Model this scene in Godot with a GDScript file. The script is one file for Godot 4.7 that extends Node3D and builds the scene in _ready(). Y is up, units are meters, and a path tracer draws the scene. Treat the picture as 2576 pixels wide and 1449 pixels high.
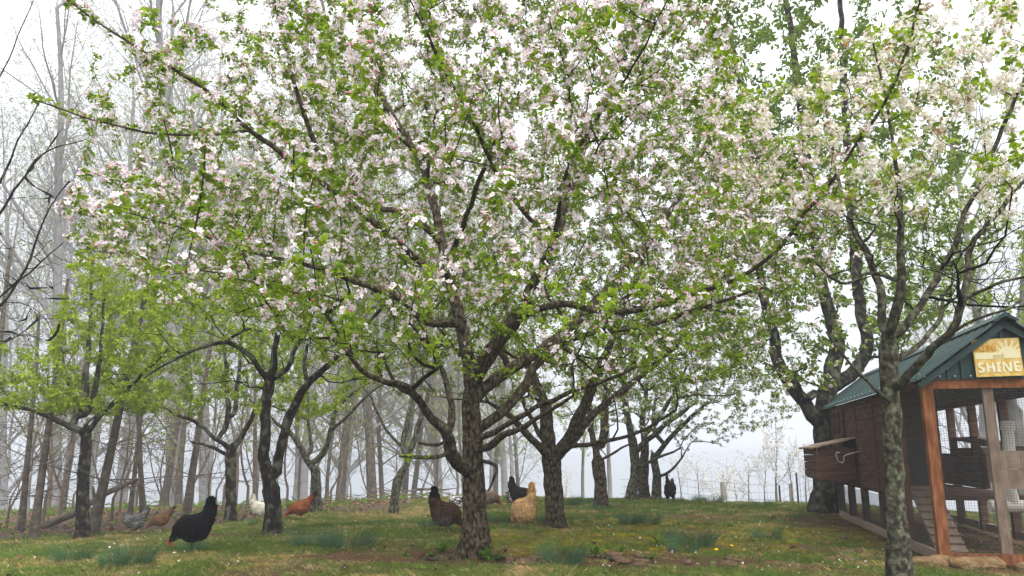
extends Node3D
# A foggy spring morning in a small orchard: an apple tree in blossom, hens on the turf, a coop at the edge.
# Pixels below are those of the photograph at 2576 x 1449; P() turns one into a point at a chosen distance.
const F := 1938.0
const CX := 1288.0
const CY := 724.5
const PITCH := 0.2063
const EYE := Vector3(0, 1.5, 0)
var M := {}
var rng := RandomNumberGenerator.new()
var nz := FastNoiseLite.new()
var nz2 := FastNoiseLite.new()
var ctrl: Array = []
var used := {}
var t0 := 0

func _ready() -> void:
	t0 = Time.get_ticks_msec()
	# ---- camera, sky, light, exposure
	var cam := Camera3D.new()
	cam.name = "camera"
	cam.fov = 2.0 * rad_to_deg(atan(CY / F))
	cam.position = EYE
	cam.rotation.x = PITCH
	cam.near = 0.05
	cam.far = 600.0
	add_child(cam)
	cam.current = true
	var env := Environment.new()
	env.background_mode = Environment.BG_SKY
	var sky := Sky.new()
	var sm := ProceduralSkyMaterial.new()
	sm.sky_top_color = Color(0.97, 0.98, 1.0)
	sm.sky_horizon_color = Color(0.52, 0.535, 0.565)
	sm.sky_curve = 0.7
	sm.ground_bottom_color = Color(0.42, 0.44, 0.46)
	sm.ground_horizon_color = Color(0.475, 0.495, 0.52)
	sm.sky_energy_multiplier = 1.0
	sm.ground_energy_multiplier = 1.0
	sm.sun_angle_max = 0.1
	sky.sky_material = sm
	env.sky = sky
	env.background_energy_multiplier = 1.0
	env.tonemap_mode = Environment.TONE_MAPPER_LINEAR
	env.tonemap_exposure = 4.0
	env.fog_enabled = true
	env.fog_density = 0.0036
	env.fog_light_color = Color(0.95, 0.97, 1.0)
	env.sdfgi_enabled = true
	env.ssao_enabled = true
	env.ssil_enabled = true
	var we := WorldEnvironment.new()
	we.name = "world_environment"
	we.environment = env
	add_child(we)
	var sun := DirectionalLight3D.new()
	sun.name = "sun"
	sun.light_energy = 0.5
	sun.light_angular_distance = 40.0
	sun.light_color = Color(1.0, 0.98, 0.95)
	sun.shadow_enabled = true
	sun.rotation_degrees = Vector3(-58, 25, 0)
	add_child(sun)
	# ---- the place
	rng.seed = 7
	nz.seed = 3
	nz.frequency = 1.0
	nz.noise_type = FastNoiseLite.TYPE_SIMPLEX_SMOOTH
	nz2.seed = 11
	nz2.frequency = 1.0
	materials()
	make_ground()
	stage("ground")
	make_meshes()
	orchard()
	stage("orchard")
	forest()
	stage("forest")
	coop()
	stage("coop")
	fence()
	hens()
	stage("hens")
	grass_and_small()
	stage("small things")

func stage(s: String) -> void:
	print(s, " ", Time.get_ticks_msec() - t0, " ms")

# ---------------------------------------------------------------- helpers
func P(px: float, py: float, d: float) -> Vector3:
	var u := (px - CX) / F
	var v := -(py - CY) / F
	var c := cos(PITCH)
	var s := sin(PITCH)
	var t := d / (c - v * s)
	return EYE + Vector3(u * t, (v * c + s) * t, -d)

func pix(p: Vector3) -> Vector2:
	var q := p - EYE
	var c := cos(PITCH)
	var s := sin(PITCH)
	var zc := -q.z * c + q.y * s
	var yc := q.y * c + q.z * s
	if zc < 0.1:
		return Vector2(-99999, -99999)
	return Vector2(CX + F * q.x / zc, CY - F * yc / zc)

func R(a: float, b: float) -> float:
	return rng.randf_range(a, b)

func rdir() -> Vector3:
	var v := Vector3(R(-1, 1), R(-1, 1), R(-1, 1))
	while v.length_squared() > 1.0 or v.length_squared() < 0.01:
		v = Vector3(R(-1, 1), R(-1, 1), R(-1, 1))
	return v.normalized()

func numbered(n: String) -> String:
	if not used.has(n):
		used[n] = 0
		return n
	used[n] += 1
	return "%s_%03d" % [n, used[n]]

func tag(o: Node, label: String, category: String, group := "", kind := "") -> Node:
	if label:
		o.set_meta("label", label)
	if category:
		o.set_meta("category", category)
	if group:
		o.set_meta("group", group)
	if kind:
		o.set_meta("kind", kind)
	return o

func thing(called: String, label: String, category: String, at := Vector3.ZERO, turn := 0.0, group := "") -> Node3D:
	var o := Node3D.new()
	o.name = numbered(called)
	add_child(o)
	o.position = at
	o.rotation.y = turn
	tag(o, label, category, group)
	return o

func part(called: String, mesh: Mesh, m: Material, parent: Node) -> MeshInstance3D:
	var o := MeshInstance3D.new()
	o.name = called
	o.mesh = mesh
	if m:
		o.material_override = m
	parent.add_child(o, true)
	return o

func sc(r: float, g: float, b: float) -> Color:   # a linear base colour for albedo_color
	return Color(r, g, b).linear_to_srgb()

# a mesh being collected: [vertices, normals, indices, colours]
func buf() -> Array:
	return [PackedVector3Array(), PackedVector3Array(), PackedInt32Array(), PackedColorArray()]

func commit(b: Array) -> ArrayMesh:
	var a := []
	a.resize(Mesh.ARRAY_MAX)
	a[Mesh.ARRAY_VERTEX] = b[0]
	a[Mesh.ARRAY_NORMAL] = b[1]
	a[Mesh.ARRAY_INDEX] = b[2]
	if b[3].size() == b[0].size() and b[3].size() > 0:
		a[Mesh.ARRAY_COLOR] = b[3]
	var m := ArrayMesh.new()
	m.add_surface_from_arrays(Mesh.PRIMITIVE_TRIANGLES, a)
	return m

func tri(b: Array, p: Vector3, q: Vector3, r: Vector3, c: Color) -> void:
	var n := (r - p).cross(q - p)
	n = n.normalized() if n.length_squared() > 1e-14 else Vector3.UP
	var k: int = b[0].size()
	b[0].append(p); b[0].append(q); b[0].append(r)
	b[1].append(n); b[1].append(n); b[1].append(n)
	b[3].append(c); b[3].append(c); b[3].append(c)
	b[2].append(k); b[2].append(k + 1); b[2].append(k + 2)

func quad(b: Array, p: Vector3, q: Vector3, r: Vector3, s: Vector3, c: Color) -> void:
	tri(b, p, q, r, c)
	tri(b, p, r, s, c)

func frame_of(d: Vector3) -> Array:
	var a := d.cross(Vector3.UP)
	if a.length_squared() < 0.01:
		a = d.cross(Vector3.RIGHT)
	a = a.normalized()
	return [a, a.cross(d).normalized()]

# a tube through points, radius at each; rough: how uneven the skin is
func tube(b: Array, pts: PackedVector3Array, rad: PackedFloat32Array, sides: int, rough := 0.0, col := Color.WHITE, cap := false) -> void:
	var V: PackedVector3Array = b[0]
	var N: PackedVector3Array = b[1]
	var I: PackedInt32Array = b[2]
	var C: PackedColorArray = b[3]
	var n := pts.size()
	if n < 2:
		return
	var first := V.size()
	var d := (pts[1] - pts[0]).normalized()
	var fr := frame_of(d)
	var x: Vector3 = fr[0]
	for i in n:
		var dn := d
		if i < n - 1 and i > 0:
			dn = (pts[i + 1] - pts[i - 1]).normalized()
		elif i == n - 1:
			dn = (pts[i] - pts[i - 1]).normalized()
		x = (x - dn * x.dot(dn))
		x = x.normalized() if x.length_squared() > 1e-8 else frame_of(dn)[0]
		var y := dn.cross(x)
		d = dn
		for k in sides:
			var a := TAU * k / sides
			var o := x * cos(a) + y * sin(a)
			var r := rad[i]
			var p := pts[i] + o * r
			if rough > 0.0:
				r *= 1.0 + rough * (nz.get_noise_3d(p.x * 5.0, p.y * 2.2, p.z * 5.0) + 0.8 * nz.get_noise_3d(p.x * 16.0, p.y * 3.5, p.z * 16.0) + 0.5 * nz.get_noise_3d(p.x * 30.0, p.y * 9.0, p.z * 30.0))
				p = pts[i] + o * r
			V.append(p)
			N.append(o)
			C.append(col)
	for i in n - 1:
		for k in sides:
			var k2 := (k + 1) % sides
			var a0 := first + i * sides + k
			var a1 := first + i * sides + k2
			var b0 := a0 + sides
			var b1 := a1 + sides
			I.append(a0); I.append(b0); I.append(a1)
			I.append(a1); I.append(b0); I.append(b1)
	if cap:
		for e in [0, n - 1]:
			var k0 := V.size()
			var dd := (pts[0] - pts[1]).normalized() if e == 0 else (pts[n - 1] - pts[n - 2]).normalized()
			for k in sides:
				V.append(V[first + e * sides + k]); N.append(dd); C.append(col)
			for k in range(1, sides - 1):
				I.append(k0)
				I.append(k0 + (k if e == 0 else k + 1))
				I.append(k0 + (k + 1 if e == 0 else k))
	b[0] = V; b[1] = N; b[2] = I; b[3] = C

func rod(b: Array, p: Vector3, q: Vector3, r: float, sides := 6, col := Color.WHITE) -> void:
	tube(b, PackedVector3Array([p, q]), PackedFloat32Array([r, r]), sides, 0.0, col, true)

func noise_tex(size: int, freq: float, ramp: Array, octaves := 4, sd := 1, normal := false, bump := 4.0, kind := FastNoiseLite.TYPE_SIMPLEX_SMOOTH) -> NoiseTexture2D:
	var f := FastNoiseLite.new()
	f.seed = sd
	f.frequency = freq
	f.noise_type = kind
	f.fractal_octaves = octaves
	var t := NoiseTexture2D.new()
	t.width = size
	t.height = size
	t.seamless = true
	t.noise = f
	if normal:
		t.as_normal_map = true
		t.bump_strength = bump
	if ramp:
		var g := Gradient.new()
		var off := PackedFloat32Array()
		var cols := PackedColorArray()
		for r in ramp:
			off.append(r[0])
			cols.append(r[1])
		g.offsets = off
		g.colors = cols
		t.color_ramp = g
	return t

func mat(called: String, albedo: Color, rough := 0.9, spec := 0.12) -> StandardMaterial3D:
	var m := StandardMaterial3D.new()
	m.resource_name = called
	m.albedo_color = albedo
	m.roughness = rough
	m.metallic_specular = spec
	return m

func tri_mat(called: String, tex: Texture2D, scale: Vector3, height: Texture2D = null, depth := 1.0, rough := 0.95) -> StandardMaterial3D:
	var m := mat(called, Color.WHITE, rough)
	m.albedo_texture = tex
	m.uv1_triplanar = true
	m.uv1_world_triplanar = true
	m.uv1_scale = scale
	if height:
		m.heightmap_enabled = true
		m.heightmap_texture = height
		m.heightmap_scale = depth
	return m

func materials() -> void:
	# bark: uneven brown and grey, stretched along the stem; lichen is matter with its own outline
	var bark_h := noise_tex(256, 0.03, [[0.0, Color.BLACK], [0.35, Color(0.25, 0.25, 0.25)], [0.6, Color(0.8, 0.8, 0.8)], [1.0, Color.WHITE]], 5, 5)
	var bark_c := noise_tex(512, 0.012, [[0.0, sc(0.014, 0.010, 0.007)], [0.33, sc(0.028, 0.021, 0.014)], [0.46, sc(0.068, 0.053, 0.036)], [0.56, sc(0.095, 0.077, 0.052)], [0.63, sc(0.10, 0.09, 0.055)], [0.74, sc(0.14, 0.12, 0.086)], [1.0, sc(0.21, 0.20, 0.15)]], 6, 21)
	M.bark = tri_mat("apple_bark", bark_c, Vector3(4.2, 1.9, 4.2), bark_h, 2.5)
	var lich := noise_tex(512, 0.014, [[0.0, sc(0.022, 0.018, 0.014)], [0.38, sc(0.04, 0.035, 0.027)], [0.5, sc(0.07, 0.066, 0.048)], [0.6, sc(0.115, 0.12, 0.08)], [0.75, sc(0.17, 0.18, 0.125)], [1.0, sc(0.24, 0.25, 0.18)]], 6, 33)
	M.lichen_bark = tri_mat("lichen_bark", lich, Vector3(2.3, 1.7, 2.3), bark_h, 1.2)
	var dark_c := noise_tex(256, 0.014, [[0.0, sc(0.010, 0.008, 0.007)], [0.5, sc(0.026, 0.021, 0.017)], [0.58, sc(0.05, 0.046, 0.034)], [0.68, sc(0.11, 0.115, 0.08)], [1.0, sc(0.18, 0.185, 0.135)]], 6, 41)
	M.dark_bark = tri_mat("dark_bark", dark_c, Vector3(2.0, 1.2, 2.0), bark_h, 1.2)
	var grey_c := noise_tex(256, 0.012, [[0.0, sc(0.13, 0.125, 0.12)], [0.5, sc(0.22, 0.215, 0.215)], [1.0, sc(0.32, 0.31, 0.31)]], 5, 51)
	M.hazed_grey_bark = tri_mat("hazed_grey_bark", grey_c, Vector3(1.2, 0.5, 1.2), bark_h, 2.0)  # pale grey bark, lightened further so the colour carries some of the fog
	var con_c := noise_tex(256, 0.014, [[0.0, sc(0.045, 0.037, 0.03)], [0.5, sc(0.11, 0.093, 0.076)], [1.0, sc(0.18, 0.155, 0.13)]], 5, 61)
	M.conifer_bark = tri_mat("conifer_bark", con_c, Vector3(1.4, 1.0, 1.4), bark_h, 2.0)
	M.twig = mat("twig", sc(0.026, 0.019, 0.015), 0.9)
	M.dark_twig = mat("dark_twig", sc(0.015, 0.013, 0.012), 0.9)
	M.hazed_grey_twig = mat("hazed_grey_twig", sc(0.20, 0.19, 0.19), 0.9)  # haze painted in: grey twigs paled where the fog is too thin
	M.dead_twig = mat("dead_twig", sc(0.12, 0.094, 0.072), 0.9)
	M.leaf = mat("leaf", Color.WHITE, 0.55, 0.3)
	M.leaf.vertex_color_use_as_albedo = true
	M.leaf.backlight_enabled = true
	M.leaf.backlight = Color(0.93, 0.97, 0.55)
	M.petal = mat("petal", Color.WHITE, 0.75, 0.2)
	M.petal.vertex_color_use_as_albedo = true
	M.petal.backlight_enabled = true
	M.petal.backlight = Color(0.80, 0.78, 0.78)
	M.blade = mat("grass_blade", Color.WHITE, 0.8, 0.15)
	M.blade.vertex_color_use_as_albedo = true
	M.blade.backlight_enabled = true
	M.blade.backlight = Color(0.5, 0.55, 0.35)
	M.feather = mat("feather", Color.WHITE, 0.8, 0.12)
	M.feather.vertex_color_use_as_albedo = true
	M.plain = mat("plain_vertex", Color.WHITE, 0.85, 0.12)
	M.plain.vertex_color_use_as_albedo = true
	# ground: vertex colours carry soil, turf and moss, the texture their grain
	var grain := noise_tex(512, 0.05, [[0.0, Color(0.62, 0.60, 0.56)], [0.5, Color(0.86, 0.86, 0.85)], [1.0, Color(1.0, 1.0, 1.0)]], 6, 71)
	M.ground = tri_mat("ground", grain, Vector3(1.3, 1.3, 1.3), noise_tex(512, 0.06, [[0.0, Color.BLACK], [1.0, Color.WHITE]], 6, 77), 3.0)
	M.ground.vertex_color_use_as_albedo = true
	var stone_c := noise_tex(256, 0.02, [[0.0, sc(0.08, 0.05, 0.026)], [0.5, sc(0.19, 0.125, 0.065)], [1.0, sc(0.30, 0.215, 0.125)]], 5, 81)
	M.sandstone = tri_mat("sandstone", stone_c, Vector3(2, 3, 2), bark_h, 1.0)
	var red_c := noise_tex(256, 0.02, [[0.0, sc(0.07, 0.045, 0.03)], [0.5, sc(0.13, 0.085, 0.058)], [1.0, sc(0.19, 0.135, 0.095)]], 5, 83)
	M.red_rock = tri_mat("red_rock", red_c, Vector3(3, 3, 3), bark_h, 1.0)
	M.dark_rock = mat("dark_rock", sc(0.05, 0.045, 0.05), 0.9)

# ---------------------------------------------------------------- ground
func make_ground() -> void:
	# where feet, trunks and posts meet the ground in the photograph: pixel, distance
	for a in [[1195, 1405, 6.8], [465, 1385, 7.3], [1130, 1343, 8.3], [1313, 1328, 8.5], [1398, 1332, 9.3], [1688, 1265, 14.0], [1600, 1258, 15.5], [1650, 1256, 15.5], [1512, 1280, 13.0], [685, 1345, 10.0],
			[205, 1350, 11.5], [580, 1315, 14.0], [990, 1295, 15.0], [795, 1288, 15.0], [750, 1300, 13.5], [335, 1347, 12.5], [650, 1305, 14.5], [2080, 1290, 12.3], [2367, 1422, 7.0], [2177, 1338, 10.0],
			[1300, 1256, 16.5], [1500, 1262, 16.8], [1700, 1266, 16.5], [1900, 1276, 16.0], [2020, 1282, 15.5], [855, 1270, 21.0], [935, 1264, 21.0], [470, 1300, 16.0], [245, 1345, 12.5], [80, 1358, 12.0], [1140, 1256, 16.0],
			[2270, 1462, 5.6], [900, 1420, 6.0], [300, 1440, 5.6], [1750, 1440, 5.6], [1150, 1449, 5.2], [2576, 1420, 7.3], [1820, 1272, 17.0]]:
		var p := P(a[0], a[1], a[2])
		ctrl.append(Vector3(p.x, p.y, -p.z))
	for a in [[0, 0.25, 2.0], [-3, 0.2, 2.0], [3, 0.3, 2.0], [0, 0.0, -3.0], [-5, 0.05, 3.0], [5, 0.35, 4.0], [-9, -0.1, 8.0], [-12, -0.2, 14.0], [-8, -0.15, 22.0], [-14, -0.5, 26.0], [-6, -0.75, 30.0], [-20, -1.4, 34.0], [-8, -1.5, 40.0],
			[1.5, -0.6, 22.0], [6, -0.7, 22.0], [11, -0.6, 20.0], [9, 0.3, 11.0], [8, 0.35, 8.0], [0, -2.4, 30.0], [8, -2.8, 30.0], [18, -2.2, 26.0], [14, 0.0, 14.0], [0, -7.5, 50.0], [25, -9.0, 55.0], [-30, -5.5, 55.0],
			[0, -16.0, 90.0], [60, -16.0, 80.0], [-60, -13.0, 80.0], [0, -30, 150.0], [90, -28, 130.0], [-90, -25, 130.0], [0, -42, 200.0], [100, -42, 200.0], [-100, -40, 200.0], [-40, -1.0, 10.0], [40, -2.0, 10.0], [0, -1.5, -20.0], [0, -5.0, -90.0], [-90, -3, 0.0], [90, -5, 0.0]]:
		ctrl.append(Vector3(a[0], a[1], a[2]))
	var xs := PackedFloat32Array()
	var ds := PackedFloat32Array()
	var x := -10.0
	while x <= 9.0:
		xs.append(x)
		x += 0.11
	var step := 0.2
	while x < 150.0:
		xs.append(x)
		step *= 1.25
		x += step
	var left := PackedFloat32Array()
	x = -10.2
	step = 0.2
	while x > -150.0:
		left.append(x)
		step *= 1.25
		x -= step
	left.reverse()
	xs = left + xs
	var d := -90.0
	step = 20.0
	while d < 2.6:
		ds.append(d)
		step = maxf(0.3, (2.6 - d) * 0.3)
		d += step
	while d < 17.5:
		ds.append(d)
		d += 0.11
	step = 0.2
	while d < 200.0:
		ds.append(d)
		step *= 1.12
		d += step
	var b := buf()
	var V: PackedVector3Array = b[0]
	var C: PackedColorArray = b[3]
	var I: PackedInt32Array = b[2]
	var w := xs.size()
	for j in ds.size():
		for i in w:
			V.append(Vector3(xs[i], H(xs[i], ds[j]) + 0.0, -ds[j]))
			C.append(ground_color(xs[i], ds[j]))
	var N := PackedVector3Array()
	N.resize(V.size())
	for j in ds.size():
		for i in w:
			var l := V[j * w + maxi(i - 1, 0)]
			var r := V[j * w + mini(i + 1, w - 1)]
			var n := V[maxi(j - 1, 0) * w + i]
			var f := V[mini(j + 1, ds.size() - 1) * w + i]
			N[j * w + i] = (r - l).cross(f - n).normalized()
	for j in ds.size() - 1:
		for i in w - 1:
			var a := j * w + i
			I.append(a); I.append(a + w); I.append(a + 1)
			I.append(a + 1); I.append(a + w); I.append(a + w + 1)
	b[0] = V; b[1] = N; b[2] = I; b[3] = C
	var g := part("ground", commit(b), M.ground, self)
	tag(g, "uneven orchard turf with bare soil and moss", "ground", "", "structure")

func Hs(x: float, d: float) -> float:
	var s := 0.0
	var w := 0.0
	for c: Vector3 in ctrl:
		var q := (x - c.x) * (x - c.x) + (d - c.z) * (d - c.z) + 0.25
		var k := 1.0 / (q * q)
		s += k * c.y
		w += k
	return s / w

func H(x: float, d: float) -> float:
	var h := Hs(x, d)
	return h + 0.035 * nz.get_noise_2d(x * 0.9, d * 0.9) + 0.02 * nz.get_noise_2d(x * 2.6 + 40.0, d * 2.6) + 0.008 * nz.get_noise_2d(x * 9.0, d * 9.0)

func on(px: float, py: float, d: float) -> Vector3:   # the ground under that pixel's ray at that distance
	var p := P(px, py, d)
	return Vector3(p.x, H(p.x, d), -d)

func blob(x: float, d: float, cx: float, cd: float, rx: float, rd: float) -> float:
	var q := Vector2((x - cx) / rx, (d - cd) / rd).length()
	q += 0.45 * nz.get_noise_2d(x * 1.7 + 9.0, d * 1.7) + 0.25 * nz.get_noise_2d(x * 5.0, d * 5.0 + 20.0)
	return clampf((1.15 - q) * 3.0, 0.0, 1.0)

# how much bare soil, moss, straw and forest litter there is at a spot
func soil(x: float, d: float) -> float:
	var s := blob(x, d, -0.2, 6.6, 1.7, 0.8)
	s = maxf(s, 0.95 * blob(x, d, 1.3, 6.3, 1.2, 0.5))
	s = maxf(s, 0.9 * blob(x, d, 2.1, 6.2, 1.0, 0.28))
	s = maxf(s, 0.9 * blob(x, d, -3.0, 9.8, 1.1, 0.4))
	s = maxf(s, 0.85 * blob(x, d, 0.9, 9.1, 1.9, 0.6))
	s = maxf(s, blob(x, d, 5.4, 10.0, 1.8, 2.6))
	s = maxf(s, 0.95 * blob(x, d, 4.6, 7.0, 1.5, 0.7))
	s = maxf(s, 0.8 * blob(x, d, 2.2, 8.0, 1.7, 0.4))
	s = maxf(s, 0.8 * blob(x, d, 3.4, 11.5, 1.8, 0.5))
	s = maxf(s, 0.8 * blob(x, d, -1.2, 5.6, 0.9, 0.22))
	s = maxf(s, clampf(nz.get_noise_2d(x * 0.9 + 70.0, d * 1.5) * 2.4 - 0.55, 0.0, 0.9))
	return s

func moss(x: float, d: float) -> float:
	var s := blob(x, d, 1.1, 7.7, 1.6, 0.9)
	s = maxf(s, 0.9 * blob(x, d, 2.6, 9.6, 2.2, 1.3))
	s = maxf(s, blob(x, d, 5.3, 11.3, 0.7, 0.5))
	return s * clampf(0.6 + 1.6 * nz.get_noise_2d(x * 3.1, d * 3.1 + 7.0), 0.0, 1.0)

func litter(x: float, d: float) -> float:
	# the wood's edge runs from the lower left to behind the orchard
	var edge := 11.6 + (x + 7.5) * 0.62 if x < 0.0 else 99.0
	if x < 0.0 and x > -4.0:
		edge = maxf(edge, 14.0 + (x + 4.0) * 1.0)
	return clampf((d - edge) * 1.6 + 0.9 * nz.get_noise_2d(x * 1.5, d * 1.5), 0.0, 1.0)

func straw(x: float, d: float) -> float:
	var s := clampf(0.22 + 1.9 * nz.get_noise_2d(x * 0.75 + 31.0, d * 1.4 + 5.0) + 0.7 * nz.get_noise_2d(x * 3.7, d * 3.7), 0.0, 1.0)
	s = maxf(s, 0.9 * blob(x, d, -3.0, 6.3, 1.6, 0.5))
	s = maxf(s, 0.9 * blob(x, d, -4.2, 8.6, 1.3, 0.6))
	return maxf(s, 0.9 * blob(x, d, -1.9, 14.5, 1.6, 1.4))

func ground_color(x: float, d: float) -> Color:
	var c := Color(0.10, 0.13, 0.042)
	c = c.lerp(Color(0.34, 0.26, 0.125), 0.9 * straw(x, d))
	c = c.lerp(Color(0.16, 0.098, 0.058), soil(x, d))
	c = c.lerp(Color(0.25, 0.22, 0.022), 0.95 * moss(x, d))
	c = c.lerp(Color(0.16, 0.12, 0.092), litter(x, d))
	var k := 1.0 + 0.35 * nz.get_noise_2d(x * 8.0 + 3.0, d * 8.0)
	return Color(c.r * k, c.g * k, c.b * k)

# ---------------------------------------------------------------- trees
class Skel:
	var pos := PackedVector3Array()
	var par := PackedInt32Array()
	var rad := PackedFloat32Array()    # traced radius, 0 where it follows from what the branch carries
	var path := PackedFloat32Array()
	var limb := PackedInt32Array()     # 0 trunk, 1.. limbs, -1 twigs
	var tip := PackedByteArray()
	var fin := PackedFloat32Array()
	func add(p: Vector3, parent: int, r: float, l: int) -> int:
		pos.append(p)
		par.append(parent)
		rad.append(r)
		limb.append(l)
		path.append(0.0 if parent < 0 else path[parent] + p.distance_to(pos[parent]))
		return pos.size() - 1
	func dir(i: int) -> Vector3:
		var q := par[i]
		if q < 0:
			return Vector3.UP
		return (pos[i] - pos[q]).normalized()
	func nearest(p: Vector3) -> int:
		var best := 0
		var bd := 1e9
		for i in pos.size():
			var dd := pos[i].distance_squared_to(p)
			if dd < bd:
				bd = dd
				best = i
		return best
	func below(p: Vector3) -> int:    # the branch this one most likely leaves, rising
		var best := 0
		var bd := 1e9
		for i in pos.size():
			var q := p - pos[i]
			var dd := q.length()
			dd += 2.5 * maxf(0.0, 0.45 * Vector2(q.x, q.z).length() - q.y)
			if dd < bd:
				bd = dd
				best = i
		return best
	func finish(tip_r: float, power: float) -> void:
		var n := pos.size()
		var cnt := PackedFloat32Array()
		cnt.resize(n)
		tip.resize(n)
		tip.fill(1)
		for i in range(n - 1, -1, -1):
			if tip[i]:
				cnt[i] = maxf(cnt[i], 1.0)
			var q := par[i]
			if q >= 0:
				tip[q] = 0
				cnt[q] += cnt[i]
		fin.resize(n)
		for i in n:
			var r := tip_r * pow(cnt[i], power)
			if rad[i] > 0.0:
				r = rad[i]
			elif par[i] >= 0:
				r = minf(r, fin[par[i]] * 0.86)
			fin[i] = r

# a smooth chain through points; returns its node numbers
func chain(s: Skel, pts: Array, radii: Array, parent: int, limb: int, step := 0.11, wig := 0.02) -> Array:
	var P0 := PackedVector3Array(pts)
	var R0 := PackedFloat32Array(radii)
	for pass_ in 2:      # round the corners
		var P1 := PackedVector3Array([P0[0]])
		var R1 := PackedFloat32Array([R0[0]])
		for i in P0.size() - 1:
			if i > 0:
				P1.append(P0[i].lerp(P0[i + 1], 0.25))
				R1.append(lerpf(R0[i], R0[i + 1], 0.25))
			if i < P0.size() - 2:
				P1.append(P0[i].lerp(P0[i + 1], 0.75))
				R1.append(lerpf(R0[i], R0[i + 1], 0.75))
		P1.append(P0[P0.size() - 1])
		R1.append(R0[R0.size() - 1])
		P0 = P1
		R0 = R1
	var ids := []
	var last := parent
	var n := P0.size()
	if parent < 0:
		last = s.add(P0[0], -1, R0[0], limb)
		ids.append(last)
	for i in n - 1:
		var k := maxi(1, int(P0[i].distance_to(P0[i + 1]) / step))
		for j in range(1, k + 1):
			var t := float(j) / k
			var p := P0[i].lerp(P0[i + 1], t)
			p += Vector3(nz.get_noise_3d(p.x * 3.0, p.y * 3.0, p.z * 3.0 + limb * 9.0), 0.6 * nz.get_noise_3d(p.x * 3.0 + 50.0, p.y * 3.0, p.z * 3.0), nz.get_noise_3d(p.x * 3.0, p.y * 3.0 + 90.0, p.z * 3.0)) * wig
			last = s.add(p, last, lerpf(R0[i], R0[i + 1], t), limb)
			ids.append(last)
	return ids

# a limb traced on the photograph: [[px, py, distance, width in px], ...]
func traced(s: Skel, a: Array, parent: int, limb: int, wig := 0.025) -> Array:
	var pts := []
	var rr := []
	for q in a:
		pts.append(P(q[0], q[1], q[2]))
		rr.append(q[3] * 0.5 * q[2] / F)
	if parent == -2:
		parent = s.below(pts[0])
	if parent >= 0:
		pts.push_front(s.pos[parent])
		rr.push_front(minf(rr[0] * 1.15, s.rad[parent] * 0.95 if s.rad[parent] > 0.0 else 1.0))
	return chain(s, pts, rr, parent, limb, 0.11, wig)

# grow twigs out to every point, each from the branch that reaches it best
func reach(s: Skel, targets: Array, bf: float, step := 0.12, lift := 0.15, low_path := 0.8) -> void:
	var base := s.pos[0]
	targets.sort_custom(func(a, b): return a.distance_squared_to(base) < b.distance_squared_to(base))
	for a: Vector3 in targets:
		var best := -1
		var bc := 1e9
		var n := s.pos.size()
		var S := s.pos
		var Q := s.path
		for i in n:
			if Q[i] < low_path:
				continue
			var c := S[i].distance_to(a) + bf * Q[i]
			if c < bc:
				bc = c
				best = i
		if best < 0:
			continue
		var p0 := s.pos[best]
		var L := p0.distance_to(a)
		if L < 0.08:
			continue
		var d0 := (s.dir(best) * 0.6 + (a - p0).normalized() + rdir() * 0.35).normalized()
		var c1 := p0 + d0 * L * 0.4
		var c2 := a - ((a - p0).normalized() * 0.7 + Vector3.UP * lift * 2.0 + rdir() * 0.4) * L * 0.3
		var k := maxi(2, int(L / step))
		var last := best
		for j in range(1, k + 1):
			var t := float(j) / k
			var p := p0.bezier_interpolate(c1, c2, a, t)
			if j < k:
				p += rdir() * 0.012
			last = s.add(p, last, 0.0, -1)

# wood of a tree as meshes by limb: {limb: buffer}
func wood(s: Skel, rough := 0.10, split := true, min_sides := 3, colored := Color.WHITE) -> Dictionary:
	var n := s.pos.size()
	var main := PackedInt32Array()
	main.resize(n)
	main.fill(-1)
	for i in range(n - 1, -1, -1):
		var q := s.par[i]
		if q < 0:
			continue
		if main[q] < 0:
			main[q] = i
		else:
			var m := main[q]
			var better := s.fin[i] > s.fin[m]
			if s.limb[q] >= 0 and (s.limb[i] == s.limb[q]) != (s.limb[m] == s.limb[q]):
				better = s.limb[i] == s.limb[q]
			if better:
				main[q] = i
	var out := {}
	for i in n:
		var q := s.par[i]
		if q >= 0 and main[q] == i and (not split or s.limb[q] == s.limb[i] or s.limb[i] < 0):
			continue
		var pts := PackedVector3Array()
		var rr := PackedFloat32Array()
		if q >= 0:
			pts.append(s.pos[q])
			rr.append(minf(s.fin[q] * 0.9, s.fin[i] * 1.25))
		var l := s.limb[i] if split else 0
		var j := i
		while j >= 0:
			pts.append(s.pos[j])
			rr.append(s.fin[j])
			var nx := main[j]
			if nx >= 0 and split and s.limb[nx] != s.limb[j] and s.limb[nx] >= 0:
				nx = -1
			j = nx
		if not out.has(l):
			out[l] = buf()
		if rr[rr.size() - 1] > 0.012:      # a cut end
			rr[rr.size() - 1] *= 0.75
		var top := rr[0]
		var sides := 26 if top > 0.09 else (14 if top > 0.045 else (8 if top > 0.025 else (5 if top > 0.012 else min_sides)))
		tube(out[l], pts, rr, sides, rough if top > 0.03 else 0.0, colored, true)
	return out

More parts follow.
